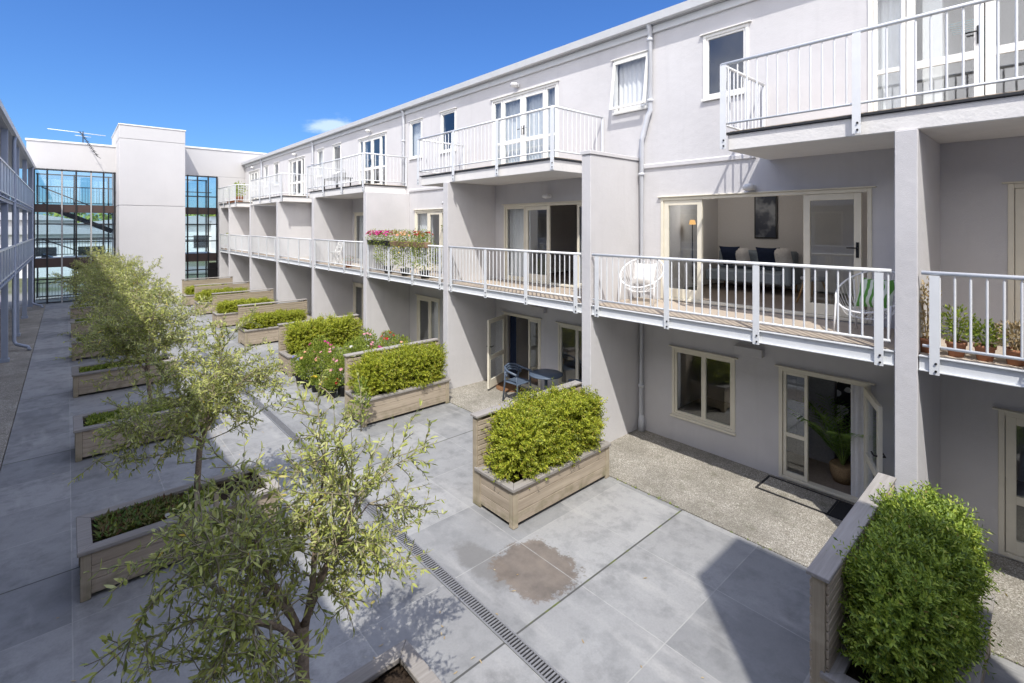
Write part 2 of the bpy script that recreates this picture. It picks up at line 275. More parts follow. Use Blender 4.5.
# ------------------------------------------------------------------ mesh helpers
WL = {}
class MB:
    def __init__(s): s.v = []; s.f = []; s.sm = []
    def add(s, vs, fs, smooth=False):
        b = len(s.v); s.v.extend(vs); s.f.extend([tuple(i + b for i in f) for f in fs]); s.sm.extend([smooth] * len(fs)); return s
    def box(s, x0, x1, y0, y1, z0, z1):
        if x0 > x1: x0, x1 = x1, x0
        if y0 > y1: y0, y1 = y1, y0
        if z0 > z1: z0, z1 = z1, z0
        return s.add([(x0, y0, z0), (x1, y0, z0), (x1, y1, z0), (x0, y1, z0), (x0, y0, z1), (x1, y0, z1), (x1, y1, z1), (x0, y1, z1)],
                     [(0, 3, 2, 1), (4, 5, 6, 7), (0, 1, 5, 4), (1, 2, 6, 5), (2, 3, 7, 6), (3, 0, 4, 7)])
    def prism(s, poly, y0, y1, axis='y'):                 # poly in (x,z), extruded along y
        n = len(poly); vs = [(x, y0, z) for x, z in poly] + [(x, y1, z) for x, z in poly]
        fs = [tuple(range(n))[::-1], tuple(range(n, 2 * n))] + [(i, (i + 1) % n, n + (i + 1) % n, n + i) for i in range(n)]
        if axis == 'x': vs = [(b, a, c) for a, b, c in vs]; fs = [f[::-1] for f in fs]
        return s.add(vs, fs)
    def bar(s, p, q, w, h, up=(0, 0, 1)):                 # oriented bar from p to q, width w sideways, height h along up
        p, q = Vector(p), Vector(q); d = (q - p).normalized(); up = Vector(up)
        if abs(d.dot(up)) > .99: up = Vector((1, 0, 0))
        sd = d.cross(up).normalized() * (w / 2); u = sd.cross(d).normalized() * (h / 2)
        vs = [tuple(a + i * sd + j * u) for a in (p, q) for i, j in ((-1, -1), (1, -1), (1, 1), (-1, 1))]
        return s.add(vs, [(0, 1, 2, 3), (7, 6, 5, 4), (0, 4, 5, 1), (1, 5, 6, 2), (2, 6, 7, 3), (3, 7, 4, 0)])
    def tube(s, pts, r, n=8, caps=True):
        pts = [Vector(p) for p in pts]; rs = r if isinstance(r, (list, tuple)) else [r] * len(pts)
        d0 = (pts[1] - pts[0]).normalized(); ref = Vector((0, 0, 1)) if abs(d0.z) < .9 else Vector((1, 0, 0))
        vs = []; k = len(pts)
        for i, p in enumerate(pts):
            d = (pts[min(i + 1, k - 1)] - pts[max(i - 1, 0)]).normalized()
            a = d.cross(ref)
            if a.length < 1e-4: a = d.orthogonal()
            a.normalize(); b = d.cross(a); ref = ref
            for j in range(n):
                th = 2 * math.pi * j / n; vs.append(tuple(p + (a * math.cos(th) + b * math.sin(th)) * rs[i]))
        fs = [(i * n + j, (i + 1) * n + j, (i + 1) * n + (j + 1) % n, i * n + (j + 1) % n) for i in range(k - 1) for j in range(n)]
        s.add(vs, fs, True)
        if caps:
            b = len(s.v) - len(vs); s.f.append(tuple(b + j for j in range(n))); s.f.append(tuple(b + (k - 1) * n + j for j in range(n))[::-1]); s.sm += [False, False]
        return s
    def lathe(s, prof, c=(0, 0, 0), n=16):
        vs = []
        for r, z in prof: vs += [(c[0] + r * math.cos(2 * math.pi * j / n), c[1] + r * math.sin(2 * math.pi * j / n), c[2] + z) for j in range(n)]
        fs = [(i * n + j, i * n + (j + 1) % n, (i + 1) * n + (j + 1) % n, (i + 1) * n + j) for i in range(len(prof) - 1) for j in range(n)]
        s.add(vs, fs, True)
        b = len(s.v) - len(vs); s.f.append(tuple(b + j for j in range(n))[::-1]); s.f.append(tuple(b + (len(prof) - 1) * n + j for j in range(n))); s.sm += [False, False]
        return s
    def pillow(s, c, sx, sy, sz, rot=(0, 0, 0), n=8):     # soft cushion
        from mathutils import Euler
        m = Euler(rot).to_matrix(); vs = []; fs = []
        for sgn in (1, -1):
            for i in range(n + 1):
                for j in range(n + 1):
                    a, b = i / n * 2 - 1, j / n * 2 - 1
                    h = max(0, (1 - a ** 4) * (1 - b ** 4)) ** .5
                    pin = 1 - .08 * (1 - abs(a) ** 3) * abs(b) ** 3 - .08 * (1 - abs(b) ** 3) * abs(a) ** 3
                    vs.append(tuple(Vector(c) + m @ Vector((a * sx / 2 * pin, b * sy / 2 * pin, sgn * h * sz / 2))))
        w = n + 1
        for i in range(n):
            for j in range(n):
                q = (i * w + j, (i + 1) * w + j, (i + 1) * w + j + 1, i * w + j + 1); fs.append(q); fs.append(tuple(x + w * w for x in q[::-1]))
        return s.add(vs, fs, True)
    def build(s, name, mat, parent=None, bevel=0., loc=None):
        xs = [p[0] for p in s.v]; ys = [p[1] for p in s.v]; zs = [p[2] for p in s.v]
        o0 = Vector(((min(xs) + max(xs)) / 2, (min(ys) + max(ys)) / 2, min(zs))) if loc is None else Vector(loc)
        me = bpy.data.meshes.new(name); me.from_pydata([(a - o0.x, b - o0.y, c - o0.z) for a, b, c in s.v], [], s.f)
        me.polygons.foreach_set('use_smooth', s.sm); me.materials.append(M[mat] if isinstance(mat, str) else mat); me.update()
        o = bpy.data.objects.new(name, me); C.objects.link(o); WL[o.name] = o0
        if parent: o.parent = parent; o.location = o0 - WL[parent.name]
        else: o.location = o0
        if bevel:
            md = o.modifiers.new('edge', 'BEVEL'); md.width = bevel; md.segments = 1; md.limit_method = 'ANGLE'
        return o
def empty(name, loc, parent=None):
    o = bpy.data.objects.new(name, None); C.objects.link(o); o.empty_display_size = .1; WL[o.name] = Vector(loc)
    o.location = Vector(loc) - (WL[parent.name] if parent else Vector((0, 0, 0)))
    if parent: o.parent = parent
    return o
def tag(o, label=None, cat=None, group=None, kind=None):
    if label: o['label'] = label
    if cat: o['category'] = cat
    if group: o['group'] = group
    if kind: o['kind'] = kind
    return o
def thing(name, loc, label, cat, group=None): return tag(empty(name, loc), label, cat, group)
def dup(o, loc=None, rz=None, parent=None, label=None, scale=None):
    c = o.copy(); C.objects.link(c); c.parent = parent
    for k in o.children: dup(k, parent=c)
    if loc is not None: c.location = loc; WL[c.name] = Vector(loc)
    if rz is not None: c.rotation_euler = (0, 0, rz)
    if scale is not None: c.scale = scale
    if label: c['label'] = label
    return c
def struct(mb, name, mat): o = mb.build(name, mat); tag(o, kind='structure'); return o
ORD = ['nearest', 'second', 'third', 'fourth', 'fifth', 'sixth', 'seventh', 'eighth', 'ninth']

G = -3.95                      # courtyard level
XA, XB = 6.8, 8.3              # fin fronts, facade wall

# ------------------------------------------------------------------ ground, hill
q = MB(); q.add([(-900, -900, G - .12), (900, -900, G - .12), (900, 900, G - .12), (-900, 900, G - .12)], [(0, 1, 2, 3)]); struct(q, 'ground', 'ground')
q = MB(); q.box(-.8, 6.36, -4, 34.25, G - .1, G); struct(q, 'courtyard_paving', 'paving')
q = MB(); q.box(6.372, 8.5, -4, 34.25, G - .1, G + .008); struct(q, 'aggregate_path', 'agg')
q = MB(); q.box(-2.8, -.812, -4, 34.25, G - .1, G + .008); struct(q, 'aggregate_walkway', 'agg')
q = MB(); nx, ny = 60, 16; vs = []; fs = []
for j in range(ny + 1):
    for i in range(nx + 1):
        x = -120 + 280 * i / nx; y = 120 + 160 * j / ny
        h = 15 * math.sin(math.pi * min(1, j / ny * 1.1) * .5) * (.33 + .2 * mnoise.noise((x * .02, y * .02, 3)))
        vs.append((x, y, G - .3 + max(0, h)))
for j in range(ny):
    for i in range(nx): a = j * (nx + 1) + i; fs.append((a, a + 1, a + nx + 2, a + nx + 1))
q.add(vs, fs, True); struct(q, 'hill', 'hill')

# ------------------------------------------------------------------ right apartment building
B = thing('apartment_building', (10.2, 14, G), 'long pale grey three storey apartment building with balconies along the right side', 'apartment building')
Y0, Y1 = -6.0, 34.2
FINS = [-3.4, 1.03, 5.5, 9.86, 14.22, 18.56, 22.78, 27.05, 31.4, 33.75]
openings = []      # (y0,y1,z0,z1)
def wall_cells(ops, y0, y1, z0, z1, x0, x1, mb):
    ys = sorted({y0, y1, *[a for o in ops for a in o[:2]]}); zs = sorted({z0, z1, *[a for o in ops for a in o[2:]]})
    for i in range(len(zs) - 1):
        run = None
        for j in range(len(ys) - 1):
            cy, cz = (ys[j] + ys[j + 1]) / 2, (zs[i] + zs[i + 1]) / 2
            hole = any(o[0] < cy < o[1] and o[2] < cz < o[3] for o in ops)
            if not hole:
                run = (ys[j], ys[j + 1]) if run is None else (run[0], ys[j + 1])
            if (hole or j == len(ys) - 2) and run: mb.box(x0, x1, run[0], run[1], zs[i], zs[i + 1]); run = None

def frame_mb(mb, y0, y1, z0, z1, w=.05, x0=XB - .015, x1=XB + .07, bottom=True):
    mb.box(x0, x1, y0, y0 + w, z0, z1); mb.box(x0, x1, y1 - w, y1, z0, z1)
    mb.box(x0, x1, y0 + w, y1 - w, z1 - w, z1)
    if bottom: mb.box(x0, x1, y0 + w, y1 - w, z0, z0 + w)
def head_flash(mb, y0, y1, z1): mb.box(XB - .05, XB + .02, y0 - .05, y1 + .05, z1 + .003, z1 + .022)
def wavy(mb, x, y0, y1, z0, z1, amp=.03, waves=None):
    n = max(8, int(abs(y1 - y0) * 44)); w = waves or abs(y1 - y0) * 9
    vs = []
    for i in range(n + 1):
        f = i / n; y = y0 + (y1 - y0) * f; dx = amp * math.sin(f * w * 6.28 + .7 * math.sin(f * 9)); vs += [(x + dx, y, z0), (x + dx * .75, y, z1)]
    mb.add(vs, [(2 * i, 2 * i + 2, 2 * i + 3, 2 * i + 1) for i in range(n)], True)
def glazed(mb, pane, y0, y1, z0, z1, w, x0, x1, mid=None, midw=.07, botw=None):
    """leaf in the wall plane: stiles and rails into mb, glass into pane"""
    bw = botw or w
    mb.box(x0, x1, y0, y0 + w, z0, z1); mb.box(x0, x1, y1 - w, y1, z0, z1)
    mb.box(x0, x1, y0 + w, y1 - w, z1 - w, z1); mb.box(x0, x1, y0 + w, y1 - w, z0, z0 + bw)
    if mid: mb.box(x0, x1, y0 + w, y1 - w, mid - midw / 2, mid + midw / 2)
    xm = (x0 + x1) / 2; pane.box(xm - .004, xm + .004, y0 + w - .004, y1 - w + .004, z0 + bw - .004, z1 - w + .004)
def window(y0, y1, z0, z1, mat='cream', curtain=False, split=None, awning=False, blind=False):
    openings.append((y0, y1, z0, z1))
    f = MB(); frame_mb(f, y0, y1, z0, z1); head_flash(f, y0, y1, z1); f.box(XB - .045, XB - .016, y0 - .02, y1 + .02, z0 - .025, z0 + .012)
    p = MB()
    cells = [(y0 + .05, y1 - .05)] if not split else [(y0 + .05, split), (split, y1 - .05)]
    fo = f.build('window', mat, B, .004)
    if awning:                                            # sash pushed out at the bottom
        L = z1 - z0 - .1; a = R(8); s = MB(); hp = Vector((XB - .02, 0, z1 - .05)); dn = Vector((-math.sin(a), 0, -math.cos(a)))
        for ya in (y0 + .03, y1 - .03): b0 = hp.copy(); b0.y = ya; s.bar(b0, b0 + dn * L, .05, .04, (1, 0, 0))
        for tt in (.02, L - .02):
            b0 = hp + dn * tt; s.bar((b0.x, y0 + .056, b0.z), (b0.x, y1 - .056, b0.z), .05, .04, (1, 0, 0))
        s.build('sash', mat, fo)
        a0, a1 = hp + dn * .05, hp + dn * (L - .05)
        p.add([(a0.x, y0 + .05, a0.z), (a0.x, y1 - .05, a0.z), (a1.x, y1 - .05, a1.z), (a1.x, y0 + .05, a1.z)], [(0, 1, 2, 3)])
    else:
        s = MB()
        for a, b in cells: glazed(s, p, a, b, z0 + .05, z1 - .05, .04, XB + .005, XB + .05)
        s.build('sash', mat, fo, .003)
    p.build('pane', 'glass', fo)
    if curtain:
        cu = MB(); wavy(cu, XB + .14, y0 + .04, y1 - .04, z0 - .02, z1 - .02, .025); cu.build('curtain', 'curtain', fo)
    return fo
def handle(y, z, parent, x=XB - .01, sgn=1):
    h = MB(); h.box(x - .012, x, y - .018, y + .018, z - .11, z + .11); h.tube([(x - .012, y, z + .03), (x - .055, y, z + .03), (x - .055, y + .12 * sgn, z + .03)], .01, 6); h.build('handle', 'black', parent)
def french(y0, y1, z0, z1, cuts, mat='white', kinds='sdds', mid=True, curtain='s', hand=None, open_=()):
    """door unit: cuts are interior dividers; kinds s = sidelight, d = door leaf, o = open gap"""
    openings.append((y0, y1, z0, z1))
    f = MB(); frame_mb(f, y0, y1, z0, z1, .055, bottom=False); head_flash(f, y0, y1, z1); f.box(XB - .03, XB + .09, y0 + .055, y1 - .055, z0 + .002, z0 + .045)
    fo = f.build('door_frame', mat, B, .004)
    ys = [y0 + .055, *cuts, y1 - .055]
    for i, k in enumerate(kinds):
        a, b = ys[i] + .006, ys[i + 1] - .006
        if k == 'o': continue
        l, p = MB(), MB(); w = .045 if k == 's' else .09
        md = z0 + (z1 - z0) * .40 if mid else None
        glazed(l, p, a, b, z0 + .05, z1 - .06, w, XB + .004, XB + .05, md, .06 if k == 's' else .1, .06 if k == 's' else .16)
        lo = l.build('sidelight' if k == 's' else 'door', mat, fo, .003)
        p.build('pane', 'glass', fo)
        if k == 'd' and hand is not None and i in hand: handle(a + .045 if hand[i] < 0 else b - .045, z0 + 1.02, fo, XB + .003, -hand[i])
        if k in curtain or (curtain == 'all'):
            cu = MB(); wavy(cu, XB + .18, a - .02, b + .02, z0 + .08, z1 - .05, .03); cu.build('curtain', 'curtain', fo)
    return fo
def wall_lamp(y, z, rough=0):
    l = MB(); l.box(XB - .04, XB - .001, y - .06, y + .06, z - .04, z + .05); l.build
    lo = l.build('wall_lamp', 'cap', B, .008)
    g = MB(); g.lathe([(.03, -.05), (.085, -.03), (.1, .01), (.07, .05), (.02, .065)], (XB - .13, y, z), 14); g.build('lamp_bowl', 'lampglass', lo)
    a = MB(); a.tube([(XB - .04, y, z + .02), (XB - .1, y, z + .03)], .015, 6); a.build('lamp_arm', 'cap', lo)

# top storey
T0 = 1.33
window(5.27, 6.1, 2.28, 3.36, 'white', curtain=True, awning=True)
window(3.42, 4.2, 2.2, 3.33, 'white')
for k, (a, b) in enumerate(((13.45, 14.18), (11.62, 12.39), (21.5, 22.2), (19.65, 20.45), (29.45, 30.15), (27.6, 28.4))): window(a, b, 2.17, 3.38, 'white', curtain=(k % 2 == 0), split=None)
french(-.55, 1.8, T0, 3.29, (-.17, .62, 1.38), 'white', 'sdds', True, 's', {2: -1})
french(7.65, 10.0, T0, 3.29, (8.05, 8.83, 9.6), 'white', 'sdds', True, 'all', {1: 1, 2: -1})
french(15.8, 17.97, T0, 3.29, (16.2, 16.9, 17.6), 'white', 'sdds', True, 's', {2: -1})
french(23.8, 26.0, T0, 3.29, (24.2, 24.9, 25.6), 'white', 'sdds', True, 's', {2: -1})
french(31.2, 33.3, T0, 3.29, (31.6, 32.25, 32.9), 'white', 'sdds', True, 's')
for y in (9.0, 16.95, 24.9, 32.2): wall_lamp(y, 3.47)
# middle storey
D1 = -1.36
f0 = french(1.75, 5.03, D1, .53, (1.87, 2.62, 4.22), 'cream', 'odod', False, '', {1: -1})
french(-2.0, .42, D1, .5, (-1.2, -.4), 'cream', 'ddd', False, 's')
french(6.75, 9.52, D1, .53, (7.1, 7.92, 8.75), 'cream', 'sods', False, 's')
french(11.7, 13.87, D1, .5, (12.4, 13.1), 'cream', 'sds', False, 's')
for y in (16.6, 20.8, 25.1, 29.4): french(y, y + 1.75, D1, .5, (y + .85,), 'cream', 'ds', False, 's')
wall_lamp(3.37, .62); wall_lamp(7.9, .68); wall_lamp(12.0, .66)
# ground storey
Z0 = G + .03
window(3.64, 4.8, -3.47, -2.22, 'cream', split=4.2)
f1 = french(1.76, 2.96, Z0, -2.2, (2.55,), 'cream', 'os', True, '')
french(-1.3, .5, Z0, -2.2, (-.4,), 'cream', 'dd', True, 's')
f2 = french(8.2, 9.52, Z0, -2.2, (8.64,), 'cream', 'so', False, '')
window(6.3, 7.65, -3.62, -2.2, 'cream', split=7.1)
french(12.45, 13.75, Z0, -2.2, (13.0,), 'cream', 'sd', False, 's')
for y in (17.2, 21.3, 25.6, 29.9): french(y, y + 1.25, Z0, -2.2, (y + .45,), 'cream', 'sd', False, 's')
def open_leaf(hinge, end, z0, z1, mid=True, mat='cream', parent=None):
    h, e = Vector((*hinge, 0)), Vector((*end, 0)); d = (e - h).normalized(); L = (e - h).length; n = Vector((-d.y, d.x, 0))
    l, p = MB(), MB(); w = .095
    def P(t_, z): return h + d * t_ + Vector((0, 0, z))
    for t_ in (w / 2, L - w / 2): l.bar(P(t_, z0), P(t_, z1), .045, w, d)
    for z, hh in ((z0 + .1, .2), (z1 - w / 2, w)) + (((z0 + .72, .1),) if mid else ()): l.bar(P(w, z), P(L - w, z), .045, hh)
    p.bar(P(w - .004, (z0 + z1) / 2 + .05), P(L - w + .004, (z0 + z1) / 2 + .05), .008, z1 - z0 - .3)
    lo = l.build('door', mat, parent, .003); p.build('pane', 'glass', parent)
    hd = MB(); c = P(L - .05, z0 + 1.0)
    for sg in (1, -1): hd.tube([c, c + n * sg * .06, c + n * sg * .06 - d * .12], .011, 6)
    hd.build('handle', 'black', parent)
open_leaf((8.27, 1.82), (7.52, 1.5), Z0 + .03, -2.25, True, 'cream', f1)
open_leaf((8.27, 9.46), (7.46, 9.14), Z0 + .03, -2.25, True, 'cream', f2)
cu = MB(); wavy(cu, XB + .11, 1.84, 2.03, Z0 + .02, -2.27, .05, 4); cu.build('curtain', 'curtain', f1)
cu = MB(); wavy(cu, XB + .13, 9.2, 9.42, Z0 + .02, -2.27, .04, 3); cu.build('curtain', 'navy', f2)

w_ = MB()
wall_cells(openings, Y0, Y1, G - .1, 3.9, XB, XB + .16, w_)
w_.build('wall', 'stucco', B)
e_ = MB(); e_.box(XB + .16, 13.2, Y1 - .2, Y1, G, 3.9); e_.box(XB + .16, 13.2, Y0, Y0 + .2, G, 3.9); e_.box(13.0, 13.2, Y0 + .2, Y1 - .2, G, 3.9); e_.build('rear_wall', 'stucco', B)
for a, b in ((3.3, 5.5), (5.69, 6.3), (11.35, 14.2), (19.3, 22.1), (27.2, 29.8)):
    led = MB(); led.prism([(XB - .035, 1.11), (XB, 1.09), (XB, 1.19), (XB - .02, 1.19), (XB - .035, 1.17)], a, b)
    led.build('ledge', 'stucco', B)
# rooms: one box per flat
rm = MB()
for z0, z1 in ((G, -1.62), (-1.385, 1.06), (T0 - .03, 3.86)):
    for a in FINS[1:-1]: rm.box(XB + .161, 11.6, a, a + .2, z0 + .03, z1)
    xr = 10.9 if z0 == G else 11.6; rm.box(xr, 11.7, Y0 + .2, Y1 - .2, z0 + .03, z1); rm.box(XB + .161, 11.7, Y0 + .2, Y1 - .2, z1, z1 + .06)
rm.build('room', 'room', B)
fl = MB()
for z0 in (G, D1 - .06, T0 - .06): fl.box(XB + .161, 11.6, Y0 + .2, Y1 - .2, z0 - .03, z0 + .03)
fl.build('floor', 'roomfloor', B)
# fins
for i, y in enumerate(FINS):
    top = 1.25 if i == 2 else 1.048
    m = MB(); m.box(XA, XB - .001, y, y + .2, G - .05, top)
    if i == 2: m.box(XA - .02, XB - .001, y - .02, y + .22, 1.262, 1.33); m.box(XA + .012, XB - .002, y + .012, y + .188, 1.25, 1.262)
    m.build('fin_wall', 'stucco', B, .006)
# eave, gutter, roof
ev = MB(); ev.prism([(XB - .10, 3.80), (XB - .001, 3.80), (XB - .001, 3.9), (13.3, 3.9), (13.3, 4.2), (XB - .10, 3.91)], Y0, Y1 + .1); ev.build('roof', 'roof', B)
gt = MB(); gt.prism([(XB - .23, 3.95), (XB - .205, 3.81), (XB - .102, 3.81), (XB - .102, 3.825), (XB - .192, 3.825), (XB - .215, 3.95)], Y0, Y1 + .12); gt.build('gutter', 'gutter', B)
fs_ = MB(); fs_.box(XB - .05, XB - .002, Y0, Y1, 3.66, 3.795); fs_.build('fascia', 'gutter', B, .004)
def pipe(pts, r=.048):
    m = MB(); m.tube(pts, r, 10)
    o = m.build('downpipe', 'pipe', B)
    for a, b in zip(pts[:-1], pts[1:]):
        a, b = Vector(a), Vector(b)
        if (b - a).length > 1.5 and abs((b - a).normalized().z) > .9:
            for f in (.12, .88):
                c = a.lerp(b, f); k = MB(); k.tube([c + Vector((0, 0, .025)), c - Vector((0, 0, .025))], r * 1.22, 10); k.build('pipe_bracket', 'pipe', o)
PX = XB - .07
for y in (5.22, 14.5, 22.6, 30.5):
    if y < 6: pipe([(XB - .15, y, 3.85), (PX, y, 3.72), (PX, y, 2.2), (PX, y + .05, 2.1), (PX, 5.5 - .12 + .0, 1.72), (PX, 5.41, 1.64), (PX, 5.41, -3.72), (PX, 5.41, -3.9)])
    else: pipe([(XB - .15, y, 3.85), (PX, y, 3.72), (PX, y, G + .02)])
for y in (5.41,):
    m = MB(); m.tube([(PX, y, -3.62), (PX, y, -3.74), (PX - .01, y, -3.95)], [.045, .062, .062], 10); m.build('pipe_shoe', 'pipe', B)
vt = MB(); vt.box(XB - .12, XB - .001, 3.17, 3.62, -2.10, -1.97); vt.build('vent_box', 'stucco', B, .004)
vt = MB(); vt.box(XB - .12, XB - .001, 8.0, 8.45, -2.02, -1.90); vt.build('vent_box', 'stucco', B, .004)

# ---- middle balconies
def rails_y(mb, x, y0, y1, zt, zb, sp=.121, rt=.023, rb=.016):
    mb.tube([(x, y0, zt), (x, y1, zt)], rt, 10); mb.tube([(x, y0 + .01, zb), (x, y1 - .01, zb)], rb, 8)
    n = int((y1 - y0 - .06) / sp)
    for i in range(n + 1):
        y = y0 + .03 + i * sp; mb.tube([(x, y, zb), (x, y, zt - .045)], .0115, 6, False); mb.tube([(x, y, zt - .045), (x, y, zt - .015)], .007, 5, False)
def rails_x(mb, y, x0, x1, zt, zb, sp=.121):
    mb.tube([(x0, y, zt), (x1, y, zt)], .023, 10); mb.tube([(x0, y, zb), (x1, y, zb)], .016, 8)
    n = int((x1 - x0 - .1) / sp)
    for i in range(1, n + 1):
        x = x0 + i * sp; mb.tube([(x, y, zb), (x, y, zt)], .0115, 6, False)
def post(x, y, z0, z1, parent):
    m = MB(); m.box(x - .032, x - .02, y - .042, y + .042, z0, z1); m.box(x - .02, x + .01, y - .006, y + .006, z0 + .02, z1)
    o = m.build('post', 'rail', parent)
    b = MB()
    for dz in (.04, .12): b.tube([(x - .046, y - .012, z0 + dz), (x - .032, y - .012, z0 + dz)], .012, 6)
    b.build('bolt', 'black', parent)
for i in range(len(FINS) - 1):
    ya, yb = FINS[i] + .2 + .01, FINS[i + 1] - .01
    d = MB()
    x = XA + .075
    while x < XB - .02:
        d.box(x, min(x + .088, XB - .005), ya, yb, -1.405, -1.38); x += .094
    bo = d.build('balcony', 'deck', B)
    s = MB(); s.box(XA + .075, XB - .005, ya, yb, -1.53, -1.41); s.build('soffit', 'stucco', bo)
    c = MB(); c.box(XA + .03, XA + .04, ya, yb, -1.548, -1.388); c.box(XA + .0, XA + .03, ya, yb, -1.398, -1.388); c.box(XA + .0, XA + .03, ya, yb, -1.548, -1.538); c.box(XA + .04, XA + .074, ya, yb, -1.42, -1.388); c.build('rim_channel', 'rail', bo)
    r = MB(); rails_y(r, XA + .02, ya + .02, yb - .02, -.50, -1.28); r.build('railing', 'rail', bo)
    L = yb - ya
    for f in ((.13, L * .345, L * .655, L - .13) if L > 3 else (.13, L - .13)): post(XA + .02, ya + f, -1.57, -.525, bo)
# ---- top balconies
TB = [(-1.65, 3.17), (6.37, 11.2), (14.37, 19.2), (22.2, 27.0), (29.95, 34.1)]
for ya, yb in TB:
    s = MB(); s.box(XA + .05, XB - .003, ya + .06, yb - .06, 1.05, 1.27); bo = s.build('balcony', 'slab', B, .01)
    d = MB(); d.box(XA + .02, XB - .003, ya + .03, yb - .03, 1.273, 1.30); d.build('deck_edge', 'dark', bo)
    d = MB(); d.box(XA + .08, XB - .003, ya + .08, yb - .08, 1.302, 1.32); d.build('deck', 'deck', bo)
    r = MB(); x = XA - .0; rails_y(r, x, ya, yb, 2.25, 1.42, .127)
    for y in (ya, yb): rails_x(r, y, x, XB - .02, 2.25, 1.42, .127)
    r.build('railing', 'rail', bo)
    L = yb - ya
    for f in (.03, L * .34, L * .67, L - .03): post(x, ya + f, 1.07, 2.23, bo)
    for y in (ya, yb):
        m = MB(); m.box(XB - .06, XB - .02, y - .02, y + .02, 1.3, 2.25); m.build('wall_post', 'rail', bo)

# ------------------------------------------------------------------ far stairwell block
F = thing('stairwell_block', (4, 36, G), 'white stairwell block with dark framed glass walls closing the far end of the courtyard', 'building')
FY = 34.3
def far_wall(x0, x1, z0, z1, y0=FY, y1=FY + .3): m = MB(); m.box(x0, x1, y0, y1, z0, z1); return m
o = far_wall(-1.5, 1.98, 2.9, 4.27); o.build('parapet', 'stucco_far', F, .01)
o = far_wall(4.8, 13.2, 3.0, 4.6); o.build('parapet', 'stucco_far', F, .01)
m = MB(); m.box(-1.55, 2.0, FY - .04, FY + .5, 4.272, 4.36); m.build('parapet_cap', 'cap', F, .008)
m = MB(); m.box(4.75, 13.2, FY - .04, FY + .5, 4.602, 4.7); m.build('parapet_cap', 'cap', F, .008)
m = MB(); m.box(6.8, 13.2, FY, FY + .3, G, 2.995); m.build('wall', 'stucco_far', F)
m = MB(); m.box(1.96, 4.8, 32.0, 37.5, G - .1, 1.04); m.box(1.975, 4.785, 32.015, 37.5, 1.04, 1.07); m.box(1.96, 4.8, 32.0, 37.5, 1.07, 4.46); m.box(1.975, 4.785, 32.015, 37.5, 4.46, 4.49); m.box(1.96, 4.8, 32.0, 37.5, 4.49, 5.17)
m.build('tower', 'stucco_far', F, .012)
m = MB(); m.box(1.93, 4.83, 31.97, 37.53, 5.172, 5.23); m.build('tower_cap', 'cap', F, .008)
m = MB(); m.box(-1.5, 1.955, FY + .31, 37.6, 4.0, 4.15); m.box(4.805, 13, FY + .31, 37.6, 4.3, 4.45); m.build('roof', 'roof', F)
for lo, hi in ((.7, 1.1), (-2.1, -1.63)):
    for a, b in ((-1.25, 1.955), (4.805, 6.78)):
        m = MB(); m.box(a, b, FY + .07, 37.3, lo + .05, hi - .05); m.build('floor_slab', 'room', F)
        m = MB(); m.box(a, b, FY - .03, FY + .06, lo, hi); m.build('spandrel', 'brown', F, .004)
def glass_bay(x0, x1, ymull, y, zt, verts, hz, parent=F):
    m = MB(); ZB = G + .02
    for x in verts:
        m.box(x - .035, x + .035, y - .06, y + .05, ZB, zt)
    for z in (ZB + .05, *hz, zt - .05): m.box(x0, x1, y - .045, y + .04, z - .03, z + .03)
    fo = m.build('glass_wall_frame', 'mull', parent)
    p = MB(); p.box(x0, x1, y - .006, y + .006, ZB, zt); p.build('pane', 'glass_dark', fo)
    return fo
glass_bay(-1.27, 1.955, 0, FY, 2.9, (-1.23, -.75, -.2, .35, .94, 1.45, 1.91), (.1, -.7, -2.7))
glass_bay(4.805, 6.8, 0, FY, 3.0, (4.84, 5.25, 5.75, 6.3, 6.75), (1.75, .1, -.9, -2.6))
glass_bay(-1.27, 1.955, 0, 37.4, 2.9, (-1.2, .3, 1.8), (-.9,))
glass_bay(4.805, 6.8, 0, 37.4, 3.0, (4.84, 6.75), (-.9,))
for x in (-.2, .94):
    m = MB(); m.box(x - .03, x + .03, FY - .09, FY - .062, G + .02, 2.8); m.build('pale_mullion', 'mull_light', F)
m = MB(); m.box(-1.4, -1.275, FY - .1, FY + .2, G, 3.0); m.build('end_post', 'mull', F)
for fl_z in (1.1, -1.63, G):
    r = MB(); r.box(-1.2, 1.9, 35.5, 35.54, fl_z + .95, fl_z + 1.0); r.box(-1.2, 1.9, 35.51, 35.53, fl_z + .1, fl_z + .14)
    r.box(4.85, 6.7, 35.5, 35.54, fl_z + .95, fl_z + 1.0)
    for i in range(26): r.box(-1.2 + i * .12, -1.185 + i * .12, 35.51, 35.53, fl_z + .1, fl_z + .95)
    r.build('stair_railing', 'dark', F)
for za, zb in ((1.1, -.3), (-1.63, -3.0)):
    s = MB(); s.bar((-1.0, 36.4, za + .02), (1.9, 36.4, zb), 1.1, .25); s.build('stair_flight', 'mull', F)
    s = MB(); s.bar((-1.0, 35.83, za + .95), (1.9, 35.83, zb + .95), .05, .06); s.build('stair_handrail', 'dark', F)
dl = MB(); dl.box(6.35, 6.75, FY - .02, FY + .02, -3.4, -2.2); dl.build('door_panel', 'mull', F)

